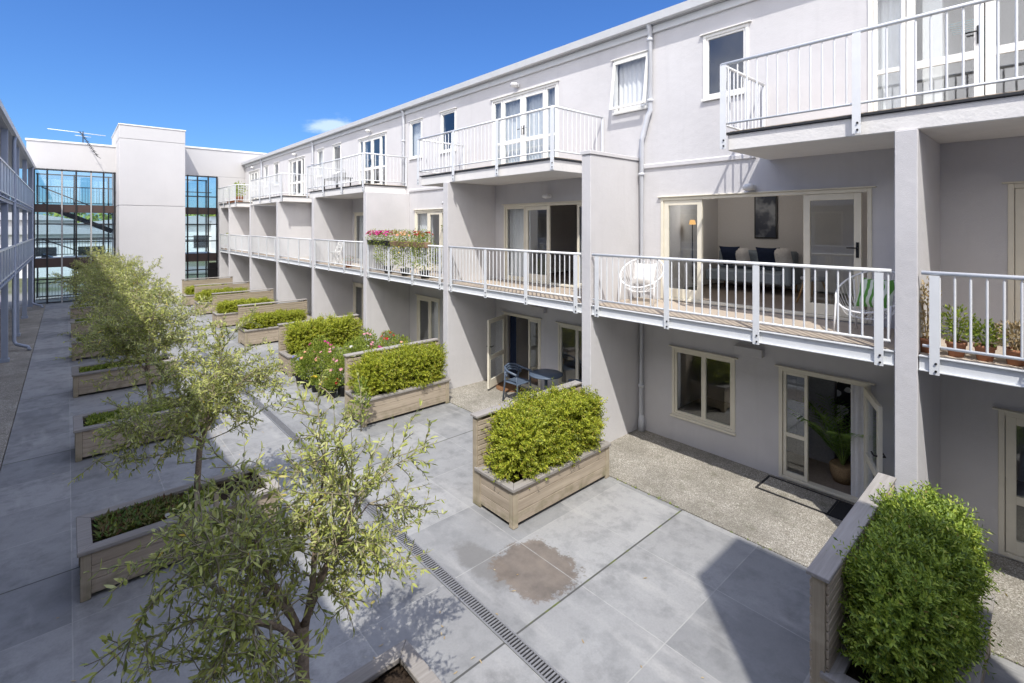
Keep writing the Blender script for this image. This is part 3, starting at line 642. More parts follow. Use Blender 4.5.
# aerial
A = thing('tv_aerial', (.62, 34.6, 4.36), 'spindly television aerial standing on the white parapet of the far block', 'aerial')
m = MB(); m.tube([(.62, 34.6, 4.36), (.62, 34.6, 5.0)], .025, 6); m.build('mast', 'dark', A)
m = MB(); m.tube([(-.75, 34.45, 4.95), (1.55, 34.75, 4.9)], .017, 5); m.tube([(.3, 34.5, 4.75), (.95, 34.7, 4.75)], .013, 5); m.build('dipole', 'cap', A)
m = MB(); p0, p1 = Vector((.5, 34.6, 4.98)), Vector((1.15, 32.9, 3.55)); m.tube([p0, p1], .02, 5); m.build('boom', 'dark', A)
m = MB()
for i in range(8): c = p0.lerp(p1, .08 + i * .13); m.tube([c - Vector((.14, .04, -.1)), c + Vector((.14, .04, -.1))], .012, 5)
m.build('elements', 'dark', A)

# ------------------------------------------------------------------ left building (in shade)
Lb = thing('apartment_building', (-4, 14, G), 'blue grey balcony building in shade along the left edge with slender posts', 'apartment building')
LX = -1.25; LW = -2.75
lops = []
LF = (G, -1.50, .80)
for i in range(8):
    for z in LF: lops += [(2.2 + i * 4.3 - 1.6, 2.2 + i * 4.3 + .2, z + .12, z + 2.0)]
m = MB(); wall_cells(lops, -3.8, 34.2, G - .1, 2.8, LW - .16, LW, m); m.build('wall', 'bluepost', Lb)
for (a, b, c, d) in lops:
    f = MB(); mid = (a + b) / 2
    for s0, s1 in ((a, mid), (mid, b)):
        f.box(LW - .06, LW + .01, s0, s0 + .05, c, d); f.box(LW - .06, LW + .01, s1 - .05, s1, c, d); f.box(LW - .06, LW + .01, s0 + .05, s1 - .05, c, c + .06); f.box(LW - .06, LW + .01, s0 + .05, s1 - .05, d - .06, d)
    fo = f.build('window', 'white', Lb); p = MB(); p.box(LW - .035, LW - .028, a + .05, b - .05, c + .05, d - .05); p.build('pane', 'glass', fo)
m = MB(); m.box(-6, -5.8, -3.8, 34.2, G, 2.8); m.box(-5.8, LW - .17, -3.8, 34.2, -1.6, -1.5); m.box(-5.8, LW - .17, -3.8, 34.2, .72, .8); m.build('room', 'room', Lb)
m = MB(); m.prism([(LX - .02, 2.82), (LX - .02, 2.95), (-6.2, 3.5), (-6.2, 2.82)], -3.8, 34.25); m.build('roof', 'roof', Lb)
m = MB(); m.prism([(LX + .09, 2.96), (LX + .07, 2.84), (LX - .018, 2.84), (LX - .018, 2.855), (LX + .055, 2.855), (LX + .075, 2.96)], -3.8, 34.25); m.build('gutter', 'gutter', Lb)
PY = [7.6, 11.9, 16.2, 20.5, 25.0, 29.6, 33.7]
for z in (-1.50, .80):
    m = MB(); m.box(LW + .002, LX - .02, -3.8, 34.2, z - .14, z); bo = m.build('balcony', 'bluepost', Lb)
    r = MB(); r.box(LX - .02, LX + .03, -3.8, 34.2, z + .85, z + .9); r.box(LX - .01, LX + .02, -3.8, 34.2, z + .06, z + .10); r.build('railing', 'rail', bo)
    y = -3.7
    r = MB()
    while y < 34: r.box(LX - .002, LX + .006, y, y + .78, z + .1, z + .85); y += .86
    r.build('balustrade_panels', 'bluepanel', bo)
    r = MB(); y = -3.76; r.box(LX - .014, LX + .019, -3.8, 34.2, z - .06, z - .03)
    while y < 34.2: r.box(LX - .015, LX + .02, y, y + .04, z - .05, z + .85); y += .86
    r.build('balusters', 'bluepost', bo)
for y in PY:
    m = MB(); m.box(LX - .17, LX - .03, y - .07, y + .07, G + .005, 2.82); m.box(LX - .2, LX, y - .1, y + .1, G + .004, G + .1); m.build('post', 'bluepost', Lb)
for y in (11.4, 22.2, 33.1):
    m = MB(); m.tube([(LX + .02, y, 2.84), (LX + .0, y, 2.7), (LX, y, G + .3), (LX + .05, y - .05, G + .2), (LX + .33, y - .3, G + .12), (LX + .37, y - .35, G + .02)], .05, 8); m.build('downpipe', 'bluepost', Lb)

# near wing, behind the viewpoint: unseen block added to cast shade on the paving
Nb = thing('shadow_block', (1.5, -3, G), 'unseen pale block behind the viewpoint, added to cast shade on the paving', 'building')
m = MB(); m.box(1.09, 2.12, -4.0, -1.67, G, 5.2); m.build('wall', 'stucco_far', Nb)
m = MB(); m.box(-2.75, 1.07, -4.4, -4.0, G, 2.6); m.box(2.14, 8.3, -4.4, -4.0, G, 2.6); m.build('side_wall', 'stucco_far', Nb)

# ------------------------------------------------------------------ beyond the glass
def far_building(x, y, w, d, h, label, mat='cap', roof=1.2, nwin=4):
    r = thing('far_building', (x, y, G - .12), label, 'building', None); z = G - .12
    m = MB(); m.box(x - w / 2, x + w / 2, y - d / 2, y + d / 2, z, z + h); m.build('wall', mat, r)
    m = MB(); m.prism([(x - w / 2 - .4, z + h + .01), (x + w / 2 + .4, z + h + .01), (x, z + h + roof)], y - d / 2 - .4, y + d / 2 + .4); m.build('roof', 'roof', r)
    for i in range(nwin):
        wx = x - w / 2 + w * (i + .5) / nwin
        m = MB(); m.box(wx - w / nwin * .28, wx + w / nwin * .28, y - d / 2 - .06, y - d / 2 - .003, z + h * .35, z + h * .7); m.build('window', 'dark', r)
far_building(-1.5, 58, 9, 8, 3.4, 'low white shed seen through the left glass wall, closest behind it', 'cap', .9, 3)
far_building(8, 74, 16, 9, 4.2, 'wide white warehouse with grey roof seen behind the glass stairwell', 'cap', 1.2, 6)
far_building(19, 66, 12, 8, 5.2, 'tall white block seen through the right hand glass wall', 'cap', .6, 5)
far_building(-6, 92, 14, 9, 4.8, 'pale distant warehouse at the foot of the green hill', 'stucco_far', 1.4, 5)
far_building(16, 100, 12, 8, 4.6, 'small distant white building under the hillside trees', 'cap', 1.2, 4)

# ------------------------------------------------------------------ foliage helpers
def add_leaf(mb, b, d, n, L, Wd, fold=.25):
    s = d.cross(n)
    if s.length < 1e-4: s = d.orthogonal()
    s.normalize(); up = s.cross(d).normalized(); m_ = b + d * (L * .5)
    mb.v += [tuple(b), tuple(m_ + s * (Wd / 2) + up * (Wd * fold)), tuple(b + d * L), tuple(m_ - s * (Wd / 2) + up * (Wd * fold))]
    k = len(mb.v) - 4; mb.f += [(k, k + 1, k + 2), (k, k + 2, k + 3)]; mb.sm += [False, False]
def add_blade(mb, b, d, n, L, Wd, curl):
    s = d.cross(n)
    if s.length < 1e-4: s = d.orthogonal()
    s.normalize(); up = s.cross(d).normalized(); p1 = b + d * (L * .33) + up * (L * curl * .10); p2 = b + d * (L * .7) + up * (L * curl * .05); tp = b + d * L - up * (L * curl * .12)
    k = len(mb.v)
    mb.v += [tuple(b), tuple(p1 + s * (Wd * .48)), tuple(p1 - s * (Wd * .48)), tuple(p2 + s * (Wd * .42)), tuple(p2 - s * (Wd * .42)), tuple(tp)]
    mb.f += [(k, k + 1, k + 2), (k + 1, k + 3, k + 4, k + 2), (k + 3, k + 5, k + 4)]; mb.sm += [True] * 3
def rv(rng): 
    while True:
        v = Vector((rng.uniform(-1, 1), rng.uniform(-1, 1), rng.uniform(-1, 1)))
        if .05 < v.length < 1: return v.normalized()
def olive(seed, fork_z, crown, spread, dens, LL=.062, trunk_r=.045, lean=(.05, .05), droop=None, elr=(.35, 1.15)):
    """olive tree at the origin (soil level): returns trunk, twig, leaf mesh builders"""
    rng = random.Random(seed); tr, tw, lf = MB(), MB(), MB()
    fk = Vector((lean[0], lean[1], fork_z))
    tr.tube([(0, 0, -.05), (lean[0] * .15 + .01, lean[1] * .2, fork_z * .35), (lean[0] * .55 - .012, lean[1] * .6, fork_z * .7), fk], [trunk_r * 1.25, trunk_r * 1.05, trunk_r, trunk_r * 1.02], 9)
    def curve(p, d, L, n, bend, wob):
        pts = [p]; q_ = p.copy(); d = d.copy()
        for i in range(n):
            d = (d + rv(rng) * wob + bend).normalized(); q_ = q_ + d * (L / n); pts.append(q_)
        return pts
    def leaves(pts, step, dens_):
        acc = 0
        for a, b in zip(pts[:-1], pts[1:]):
            seg = (b - a); L = seg.length; dn = seg.normalized(); k = max(1, int(L / step * dens_))
            for i in range(k):
                pnt = a + seg * ((i + rng.random()) / k)
                for _ in range(2):
                    d = (dn * rng.uniform(.5, 1.0) + rv(rng) * .85).normalized()
                    add_blade(lf, pnt, d, (Vector((0, 0, 1)) + rv(rng) * .8).normalized(), LL * rng.uniform(.6, 1.25), LL * rng.uniform(.20, .28), rng.uniform(-1, 1.5))
    nl = 6 if spread > .6 else 5
    for i in range(nl):
        az = 6.283 * (i + rng.uniform(-.25, .25)) / nl; el = rng.uniform(*elr)
        if i == 0: el = 1.35
        d = Vector((math.cos(az) * math.cos(el), math.sin(az) * math.cos(el), math.sin(el)))
        L = crown * rng.uniform(.75, 1.0) * (spread + (1 - spread) * math.sin(el))
        start = fk - Vector((0, 0, rng.uniform(0, .22)))
        limb = curve(start, d, L, 6, Vector((0, 0, .05)), .22)
        tr.tube(limb, [trunk_r * (.62 - .085 * j) for j in range(7)], 6)
        for j in range(2, 7):
            for _ in range(3 if j > 2 else 2):
                d2 = ((limb[j] - limb[j - 1]).normalized() * .55 + rv(rng) * .9); d2.z = abs(d2.z) * .6 + .02 if j < 4 else d2.z * .7 + .12; d2.normalize()
                L2 = crown * rng.uniform(.28, .52)
                br = curve(limb[j], d2, L2, 5, Vector((0, 0, rng.uniform(-.12, .06))), .25)
                tw.tube(br, [.0085, .007, .0055, .0045, .0035, .002], 4, False)
                leaves(br[2:], .026, dens * .8)
                for k in range(1, 6):
                    for _2 in range(2):
                        d3 = ((br[k] - br[k - 1]).normalized() * .7 + rv(rng) * .8).normalized()
                        tp = curve(br[k], d3, crown * rng.uniform(.1, .27), 3, Vector((0, 0, rng.uniform(-.2, .1))), .2)
                        tw.tube(tp, [.0045, .004, .0032, .002], 3, False)
                        leaves(tp, .026, dens)
    for p_, d_, L_ in (droop or ()):                       # long low shoots
        br = curve(fk + Vector(p_), Vector(d_).normalized(), L_, 8, Vector((0, 0, -.01)), .12)
        tw.tube(br, [.009 - .0009 * j for j in range(9)], 4, False); leaves(br[3:], .03, .9)
        for k in range(2, 8):
            for _ in range(2):
                d3 = ((br[k] - br[k - 1]).normalized() * .8 + rv(rng) * .7).normalized(); tp = curve(br[k], d3, rng.uniform(.15, .38), 3, Vector((0, 0, .0)), .15)
                tw.tube(tp, [.0035, .003, .0024, .0016], 3, False); leaves(tp, .03, .85)
    return tr, tw, lf
def place_tree(trio, x, y, z, label, rz=0):
    r = thing('olive_tree', (0, 0, 0), label, 'tree', 'olive trees in the row of planters')
    a, b, c = trio
    to = a.build('trunk', 'bark', r, loc=(0, 0, 0)); b.build('branches', 'twig', r, loc=(0, 0, 0)); c.build('crown', 'olive', r, loc=(0, 0, 0))
    r.location = (x, y, z); r.rotation_euler = (0, 0, rz); return r

def hedge_mesh(seed, sx, sy, sz, dens, L=.034, lumps=.06, rnd=5, sprig=.10):
    """clipped hedge: sprigs over a lumpy box, origin at the middle of the base"""
    rng = random.Random(seed); mb = MB(); st = MB()
    faces = [((1, 0, 0), sy * sz), ((-1, 0, 0), sy * sz), ((0, 1, 0), sx * sz), ((0, -1, 0), sx * sz), ((0, 0, 1), sx * sy)]
    for nrm, area in faces:
        nrm = Vector(nrm)
        for _ in range(int(area * dens)):
            u_, v_ = rng.uniform(-.5, .5), rng.uniform(-.5, .5)
            if nrm.x: p_ = Vector((nrm.x * sx / 2, u_ * sy, (v_ + .5) * sz))
            elif nrm.y: p_ = Vector((u_ * sx, nrm.y * sy / 2, (v_ + .5) * sz))
            else: p_ = Vector((u_ * sx, v_ * sy, sz))
            # round the corners, then lumps
            c_ = Vector((0, 0, sz * .5)); r_ = p_ - c_
            e_ = Vector((r_.x / (sx / 2), r_.y / (sy / 2), r_.z / (sz / 2))); k_ = (abs(e_.x) ** rnd + abs(e_.y) ** rnd + abs(e_.z) ** rnd) ** (1 / rnd)
            out = Vector((e_.x ** 3 / sx, e_.y ** 3 / sy, e_.z ** 3 / sz)).normalized()
            lump = mnoise.noise(p_ * 2.6 + Vector((seed, 0, 0))) * lumps + mnoise.noise(p_ * 7 + Vector((0, seed, 0))) * lumps * .7
            dep = -abs(rng.gauss(0, .075))
            p_ = c_ + r_ / k_ + out * (lump + dep)
            if p_.z < .0: continue
            if rng.random() < .16:                        # inner twiggy foliage
                for _k in range(5): add_leaf(mb, p_ - out * rng.uniform(.06, .26) + rv(rng) * .05, rv(rng), rv(rng), L * 1.6, L * .8)
                continue
            d = (out + Vector((0, 0, .55)) + rv(rng) * .65).normalized(); L_ = sprig * rng.uniform(.6, 1.25)
            if rng.random() < .07: L_ *= 1.6
            n_ = int(sprig * 90)
            for i in range(n_):
                b = p_ + d * (L_ * (i + .5) / n_); a_ = i * 2.4 + rng.uniform(-.4, .4)
                o1 = d.orthogonal().normalized(); o2 = d.cross(o1)
                ld = (d * .7 + (o1 * math.cos(a_) + o2 * math.sin(a_)) * .8).normalized()
                add_leaf(mb, b, ld, (d + rv(rng) * .3).normalized(), L * rng.uniform(.75, 1.2), L * .42)
    for i in range(14):
        x_ = (i / 13 - .5) * sx * .8; st.tube([(x_, rng.uniform(-.1, .1) * sy, -.05), (x_ + rng.uniform(-.1, .1), rng.uniform(-.25, .25) * sy, sz * .7)], [.014, .005], 5)
    return mb, st

# ------------------------------------------------------------------ planters
RZ = -3.41
def planter_box(name, x0, x1, y0, y1, zt, label, group):
    """slatted timber trough centred on its own footprint"""
    cx, cy = (x0 + x1) / 2, (y0 + y1) / 2
    r = thing(name, (cx, cy, G), label, 'planter', group); zb = G + .05; zt2 = zt - .045; n = 3; h = (zt2 - zb) / n
    for y, s in ((y0, 1), (y1, -1)):
        m = MB()
        for i in range(n): m.box(x0 + .09, x1 - .09, y + s * .008, y + s * .035, zb + i * h + .003, zb + (i + 1) * h - .003)
        m.build('side_panel', 'timber_x', r, .004)
    for x, s in ((x0, 1), (x1, -1)):
        m = MB()
        for i in range(n): m.box(x + s * .008, x + s * .035, y0 + .09, y1 - .09, zb + i * h + .003, zb + (i + 1) * h - .003)
        m.build('side_panel', 'timber_y', r, .004)
    for x in (x0, x1 - .088):
        for y in (y0, y1 - .088):
            m = MB(); m.box(x, x + .088, y, y + .088, G + .005, zt2 - .002); m.build('corner_post', 'timber_z', r, .004)
    m = MB(); w = .13; a0, a1, b0, b1 = x0 - .025, x1 + .025, y0 - .025, y1 + .025
    m.add([(a0, b0, zt2), (a1, b0, zt2), (a1 - w, b0 + w, zt2), (a0 + w, b0 + w, zt2), (a0, b0, zt), (a1, b0, zt), (a1 - w, b0 + w, zt), (a0 + w, b0 + w, zt)], [(0, 3, 2, 1), (4, 5, 6, 7), (0, 1, 5, 4), (1, 2, 6, 5), (2, 3, 7, 6), (3, 0, 4, 7)])
    m.add([(a0, b1, zt2), (a1, b1, zt2), (a1 - w, b1 - w, zt2), (a0 + w, b1 - w, zt2), (a0, b1, zt), (a1, b1, zt), (a1 - w, b1 - w, zt), (a0 + w, b1 - w, zt)], [(1, 2, 3, 0), (7, 6, 5, 4), (4, 5, 1, 0), (5, 6, 2, 1), (6, 7, 3, 2), (7, 4, 0, 3)])
    e = .002
    for a, s in ((a0, 1), (a1, -1)):
        vs = [(a, b0 + e, zt2), (a + s * w, b0 + w + e, zt2), (a + s * w, b1 - w - e, zt2), (a, b1 - e, zt2)]; vs += [(x_, y_, zt) for x_, y_, _ in vs]
        m.add(vs, [(0, 3, 2, 1), (4, 5, 6, 7), (0, 1, 5, 4), (1, 2, 6, 5), (2, 3, 7, 6), (3, 0, 4, 7)])
    m.build('rim', 'rim_x', r, .006)
    # soil: lumpy sheet
    m = MB(); nx_, ny_ = 24, 10; vs = []
    for j in range(ny_ + 1):
        for i in range(nx_ + 1):
            x, y = x0 + .05 + (x1 - x0 - .1) * i / nx_, y0 + .05 + (y1 - y0 - .1) * j / ny_
            vs.append((x, y, zt - .1 + .03 * mnoise.noise((x * 5, y * 5, 0))))
    m.add(vs, [(j * (nx_ + 1) + i, j * (nx_ + 1) + i + 1, (j + 1) * (nx_ + 1) + i + 1, (j + 1) * (nx_ + 1) + i) for j in range(ny_) for i in range(nx_)], True); m.build('soil', 'soil', r)
    return r
def screen(x0, x1, y, zt, label):
    """slatted privacy screen in the plane y"""
    r = thing('privacy_screen', ((x0 + x1) / 2, y, G), label, 'screen', 'slatted timber screens between the patios')
    for x in (x0, (x0 + x1) / 2 - .045, x1 - .09):
        m = MB(); m.box(x, x + .09, y - .045, y + .045, G + .004, zt - .034); m.build('post', 'timber_z', r, .004)
    for s in (-1, 1):
        m = MB(); z = G + .08
        while z + .065 < zt - .035:
            m.prism([(y + s * .046, z), (y + s * .066, z), (y + s * .066, z + .058), (y + s * .046, z + .058)], x0 + .02, x1 - .0, 'x'); z += .07
        m.build('slats', 'timber_x', r, .003)
    m = MB(); m.box(x0 - .02, x1 + .005, y - .08, y + .08, zt - .032, zt); m.build('cap', 'rim_x' if y < 2 else 'timber_x', r, .005)
    return r

# right hand planters, screens and hedges
hp0 = planter_box('planter_box', 4.3, 6.34, -.39, .39, RZ, 'timber planter holding the big dark green hedge at the lower right corner', 'planters against the patio screens')
sc0 = screen(4.3, 6.56, 1.25, -2.68, 'slatted timber screen with lichen on its cap beside the big dark green hedge')
hp0.location = (5.32, .82, G)
PYS = [5.57, 9.95, 14.3, 18.6, 22.6, 26.3, 29.6]
PLAB = ['timber planter with the yellow green hedge beside the brown paving stain', 'timber planter behind, holding the dense square hedge next to the flower pots', 'timber planter half hidden behind the crowd of flower pots',
        'timber planter with low clipped hedge, next one beyond the flower pots', 'timber planter with low hedge, third from the far tower', 'timber planter with low hedge, second from the far tower', 'timber planter nearest to the far tower']
SLAB = [s.replace('timber planter', 'slatted timber screen') for s in ['timber planter behind the yellow green hedge near the brown paving stain', 'timber planter between the patio furniture and the square hedge beside the flower pots', 'timber planter behind the crowd of flower pots',
        'timber planter behind the low hedge just beyond the flower pots', 'timber planter behind the low hedge third from the far tower', 'timber planter behind the low hedge second from the far tower', 'timber planter nearest to the far tower']]
for y, a, b in zip(PYS, PLAB, SLAB):
    dup(hp0, (5.32, y - .43, G), label=a); dup(sc0, (5.43, y, G), label=b)
HL = ['yellow green clipped hedge in the planter beside the brown paving stain', 'dense square green hedge in the planter right of the flower pots', 'green hedge rising behind the crowd of flower pots',
      'low clipped hedge just beyond the flower pots', 'low clipped hedge third from the far tower', 'low clipped hedge second from the far tower', 'low clipped hedge nearest the far tower']
def put_hedge(mesh, mat, loc, label, group='clipped hedges in the patio planters'):
    r = thing('hedge', (0, 0, 0), label, 'hedge', group); mesh[1].build('stems', 'bark', r, loc=(0, 0, 0)); mesh[0].build('foliage', mat, r, loc=(0, 0, 0)); r.location = loc; return r
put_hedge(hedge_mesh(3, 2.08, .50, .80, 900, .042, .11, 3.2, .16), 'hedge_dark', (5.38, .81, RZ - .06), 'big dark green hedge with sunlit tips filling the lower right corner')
hA = put_hedge(hedge_mesh(5, 1.96, .62, .80, 700, .044, .16, 4, .15), 'hedge', (5.36, 5.13, RZ - .08), HL[0])
hB = put_hedge(hedge_mesh(8, 1.94, .62, .74, 560, .046, .15, 4, .15), 'hedge', (5.36, 9.5, RZ - .08), HL[1])
for i, y in enumerate(PYS[2:]):
    h = dup(hB, (5.36, y - .43, RZ - .08), label=HL[i + 2], rz=(0 if i % 2 else math.pi), scale=(.97, .95, 1.05 if i == 0 else (.62, .6, .7, .55)[i - 1]))

# olive planters and trees
OY = [2.76, 6.86, 11.0, 15.15, 19.3, 23.4, 27.5]
op0 = planter_box('planter_box', .1, 2.06, 2.76, 3.6, RZ, 'timber planter under the nearest olive tree at the bottom of the view', 'planters of the olive tree row')
OL = ['', 'timber planter with red tinged succulents and a white plant tag', 'timber planter with a carpet of green groundcover under the second olive', 'timber planter fourth in the olive row, in building shade', 'timber planter fifth in the olive row, in building shade', 'timber planter sixth in the olive row', 'timber planter last in the olive row near the glass wall']
for y, l in list(zip(OY, OL))[1:]: dup(op0, (1.08, y + .42, G), label=l)
near = olive(11, 1.05, 1.2, 1.0, .80, .063, .046, (-.01, .07), droop=[((-.1, 0, -.25), (-1, -.15, .05), .95), ((-.05, 0, -.3), (-.9, -.4, .12), .9), ((-.1, 0, -.1), (-1, .25, .25), .9), ((0, 0, -.2), (-.6, -.6, .2), .7), ((-.05, 0, -.15), (-.95, .05, .12), .85), ((0, 0, -.25), (-.6, -.65, .1), .7), ((0, 0, 0), (.7, .6, .5), .6)], elr=(.62, 1.2))
place_tree(near, 1.12, 3.17, RZ - .1, 'nearest olive tree, its open leafy crown filling the lower left').scale = (.9, .9, .92)
tv = [olive(21, 1.0, 1.2, .95, .95, .068, .036, (.12, 0), droop=[((0, 0, -.2), (1, -.2, .1), 1.1), ((0, 0, -.25), (-1, .1, .05), 1.0), ((0, 0, -.1), (.8, .6, .1), 1.1)]), olive(33, 1.0, 1.2, .95, .92, .072, .035, (-.03, .05), droop=[((0, 0, -.2), (1, .2, .1), 1.1), ((0, 0, -.2), (-.8, -.5, .05), 1.0)])]
t1 = place_tree(tv[0], 1.2, 7.28, RZ - .1, 'second olive tree, half lit and half in shade, above the groundcover planter', 0.4)
t1.scale = (.92, .92, .95)
t2 = place_tree(tv[1], 1.15, 11.42, RZ - .1, 'third olive tree along the planter row', 0)
TL = ['fourth olive tree along the planter row', 'fifth olive tree along the planter row', 'sixth olive tree along the planter row', 'last olive tree of the row, in front of the glass wall']
for i, y in enumerate(OY[3:]):
    d_ = dup((t1, t2)[i % 2], (1.12, y + .42, RZ - .1), rz=1.7 * i + .9, label=TL[i], scale=(1.05, 1.05, 1.05))
# stakes
SK = ['square timber stake beside the nearest olive trunk', 'square timber stake left of the second olive trunk', 'thinner timber stake right of the second olive trunk']
st0 = None
for (x, y, h), l in zip(((.62, 3.1, 1.35), (1.12, 6.72, .9), (1.32, 6.74, .82)), SK):
    m = MB(); m.box(x - .024, x + .024, y - .024, y + .024, G + .006, RZ + h - .6); m.prism([(x - .024, RZ + h - .598), (x + .024, RZ + h - .598), (x, RZ + h - .57)], y - .024, y + .024)
    tag(m.build('stake', 'timber_z'), l, 'stake', 'stakes of the olive trees')
# under planting
def rosettes(name, cx, cy, w, d, n, label, mat, L, seed, z=RZ - .08):
    rng = random.Random(seed); m = MB()
    for _ in range(n):
        b = Vector((cx + rng.uniform(-w, w), cy + rng.uniform(-d, d), z + .0))
        for k in range(12):
            a = k * 2.4; dd_ = Vector((math.cos(a), math.sin(a), rng.uniform(.5, 1.6))).normalized(); add_leaf(m, b + Vector((0, 0, .01 * k * .3)), dd_, Vector((0, 0, 1)), L * rng.uniform(.6, 1.2), L * .35)
    return tag(m.build(name, mat), label, 'plants', kind='stuff')
rosettes('succulents', .65, 7.28, .38, .26, 170, 'red tinged succulents in the second planter', 'succ', .10, 1)
rosettes('groundcover', .85, 11.42, .58, .26, 260, 'green groundcover carpeting the third planter', 'plant', .10, 2)
rosettes('groundcover', .9, 7.3, .55, .27, 60, 'sparse green groundcover among the succulents', 'plant', .09, 9)
for i, y in enumerate(OY[3:]): rosettes('groundcover', 1.0, y + .42, .75, .26, 120, 'groundcover in a shaded planter of the olive row', 'plant', .10, 12 + i)
m = MB(); m.box(.86, .90, 7.05, 7.055, RZ - .1, RZ + .02); m.box(.855, .905, 7.049, 7.0495, RZ - .02, RZ + .018); tag(m.build('plant_tag', 'cap'), 'small white plant tag stuck in the succulent planter', 'plant tag')

# drain channel
dr = thing('drain_channel', (3.15, 12, G), 'long slotted steel drain channel running down the courtyard paving', 'drain')
m = MB(); m.box(3.085, 3.215, -3, 33.5, G + .001, G + .004); m.build('channel_bed', 'black', dr)
m = MB(); m.box(3.075, 3.095, -3, 33.5, G + .002, G + .012); m.box(3.205, 3.225, -3, 33.5, G + .002, G + .012)
m.build('channel_frame', 'steel', dr)
m = MB(); y = 1.5
while y < 20: m.box(3.096, 3.204, y, y + .018, G + .003, G + .010); y += .036
m.box(3.096, 3.204, 20, 33.5, G + .003, G + .009)
m.build('grating', 'steel', dr)

# ------------------------------------------------------------------ plants in pots
def pot(mb, c, r, h, n=14): mb.lathe([(r * .72, 0), (r * .95, h * .8), (r * 1.06, h * .8), (r * 1.06, h), (r * .92, h), (r * .88, h * .85)], c, n)
def bush(mb, c, r, h, n, L, seed, up=.4, flat=1.0):
    rng = random.Random(seed)
    for _ in range(n):
        d = rv(rng); f = rng.random() ** .45; p_ = Vector(c) + Vector((d.x * r * f, d.y * r * f, h * .5 + d.z * h * .5 * f))
        add_leaf(mb, p_, (d + Vector((0, 0, up)) + rv(rng) * .6).normalized(), rv(rng), L * rng.uniform(.6, 1.2), L * .45)
def blooms(mb, c, r, h, n, L, seed, zmin=.3):
    rng = random.Random(seed)
    for _ in range(n):
        d = rv(rng); d.z = abs(d.z) * (1 - zmin) + zmin * .5; p_ = Vector(c) + Vector((d.x * r, d.y * r, h * .5 + d.z * h * .52))
        nrm = (d + Vector((0, 0, .6))).normalized(); o1 = nrm.orthogonal().normalized(); o2 = nrm.cross(o1)
        for k in range(6):
            a = k * 1.047; add_leaf(mb, p_, (o1 * math.cos(a) + o2 * math.sin(a) + nrm * .35).normalized(), nrm, L * rng.uniform(.8, 1.1), L * .75, .15)
def potted(x, y, z, pr, ph, r, h, label, mat='plant', flower=None, n=260, L=.05, seed=0, potmat='blackpot', nb=12, fl=.035, group=None, cat='potted plant'):
    o = thing('potted_plant', (x, y, z), label, cat, group)
    m = MB(); pot(m, (x, y, z), pr, ph); m.build('pot', potmat, o)
    m = MB(); m.lathe([(.01, 0), (pr * .86, .0), (pr * .86, .012), (.01, .014)], (x, y, z + ph * .84), 12); m.build('soil', 'soil', o)
    m = MB(); bush(m, (x, y, z + ph * .9), r, h, n, L, seed + 1)
    for k in range(5): m.tube([(x, y, z + ph * .8), (x + r * .5 * math.cos(k * 1.25), y + r * .5 * math.sin(k * 1.25), z + ph + h * .6)], .005, 4, False)
    m.build('foliage', mat, o)
    if flower:
        m = MB(); blooms(m, (x, y, z + ph * .9), r, h, nb, fl, seed + 2); m.build('flowers', 'fl_' + flower, o)
    return o
grp = 'potted flowers crowded on the patio paving'
for i, (x, y, pr, ph, r, h, fl_, nb, lab) in enumerate([
    (4.35, 12.75, .13, .22, .22, .62, 'blue', 14, 'black pot with small blue flowers at the left end of the flower pots'),
    (4.36, 12.3, .13, .22, .25, .75, 'peach', 10, 'black pot with tall peach coloured roses'),
    (4.4, 11.9, .1, .18, .12, .22, 'yellow', 9, 'small black pot with yellow pansies at the front of the flower pots'),
    (4.42, 11.55, .1, .18, .12, .2, 'yellow', 6, 'small black pot with a few yellow blooms, beside the pansies'),
    (4.5, 11.2, .12, .2, .18, .32, 'red', 7, 'black pot with low red and green foliage at the front'),
    (4.75, 12.5, .15, .25, .3, .95, 'pink', 8, 'black pot with a tall pink rose bush behind the peach roses'),
    (4.8, 11.9, .16, .25, .36, .8, 'rose', 12, 'large bushy pale pink rose in a black pot'),
    (4.8, 11.2, .16, .25, .36, .75, 'rose', 9, 'leafy green rose bush in a black pot, nearest the square hedge'),
    (5.4, 11.9, .16, .25, .34, .9, 'white', 7, 'tall green pot plant with white buds behind the roses'),
    (5.9, 12.3, .15, .25, .3, 1.0, 'rose', 6, 'tall pot plant with pale blooms near the fin wall'),
    (6.4, 11.4, .15, .25, .3, .9, 'peach', 7, 'pot plant with orange blooms by the fin wall'),
    (5.7, 11.1, .15, .25, .3, .95, 'pink', 12, 'pot of red and pink blooms peeping over the second screen'),
    (6.2, 10.7, .14, .24, .28, .9, 'white', 10, 'pot of white daisies peeping over the second screen'),
    (7.2, 13.6, .13, .3, .25, .5, 'red', 10, 'terracotta pot with red leaved plant by the shaded patio wall'),
    ]):
    potted(x, y, G + (.01 if x > 6.37 else .001), pr, ph, r, h, lab, 'plant', fl_, int(700 * r * h / .12) + 160, .06, 100 + i * 5, 'terracotta' if 'terracotta' in lab else 'blackpot', nb, .05, grp)
for i, (x, y) in enumerate(((7.3, 17.6), (7.0, 17.9))):
    potted(x, y, G + .01, .13, .28, .22, .4, ['red leaved plant in a terracotta pot on the fourth patio', 'second red leaved plant on the fourth patio, closer to the fin wall'][i], 'plant', 'red', 220, .05, 300 + i, 'terracotta', 14, .05, grp)
# plant at the second planter corner
wd = thing('tall_weed', (4.2, 9.0, G), 'tall leafy weed growing at the left corner of the second planter', 'plant')
m = MB(); bush(m, (4.2, 9.0, G + .1), .16, .95, 200, .09, 55, .8); m.build('foliage', 'plant', wd)
m = MB(); m.tube([(4.2, 9.0, G), (4.22, 9.02, G + .9)], [.012, .004], 5); m.build('stem', 'twig', wd)
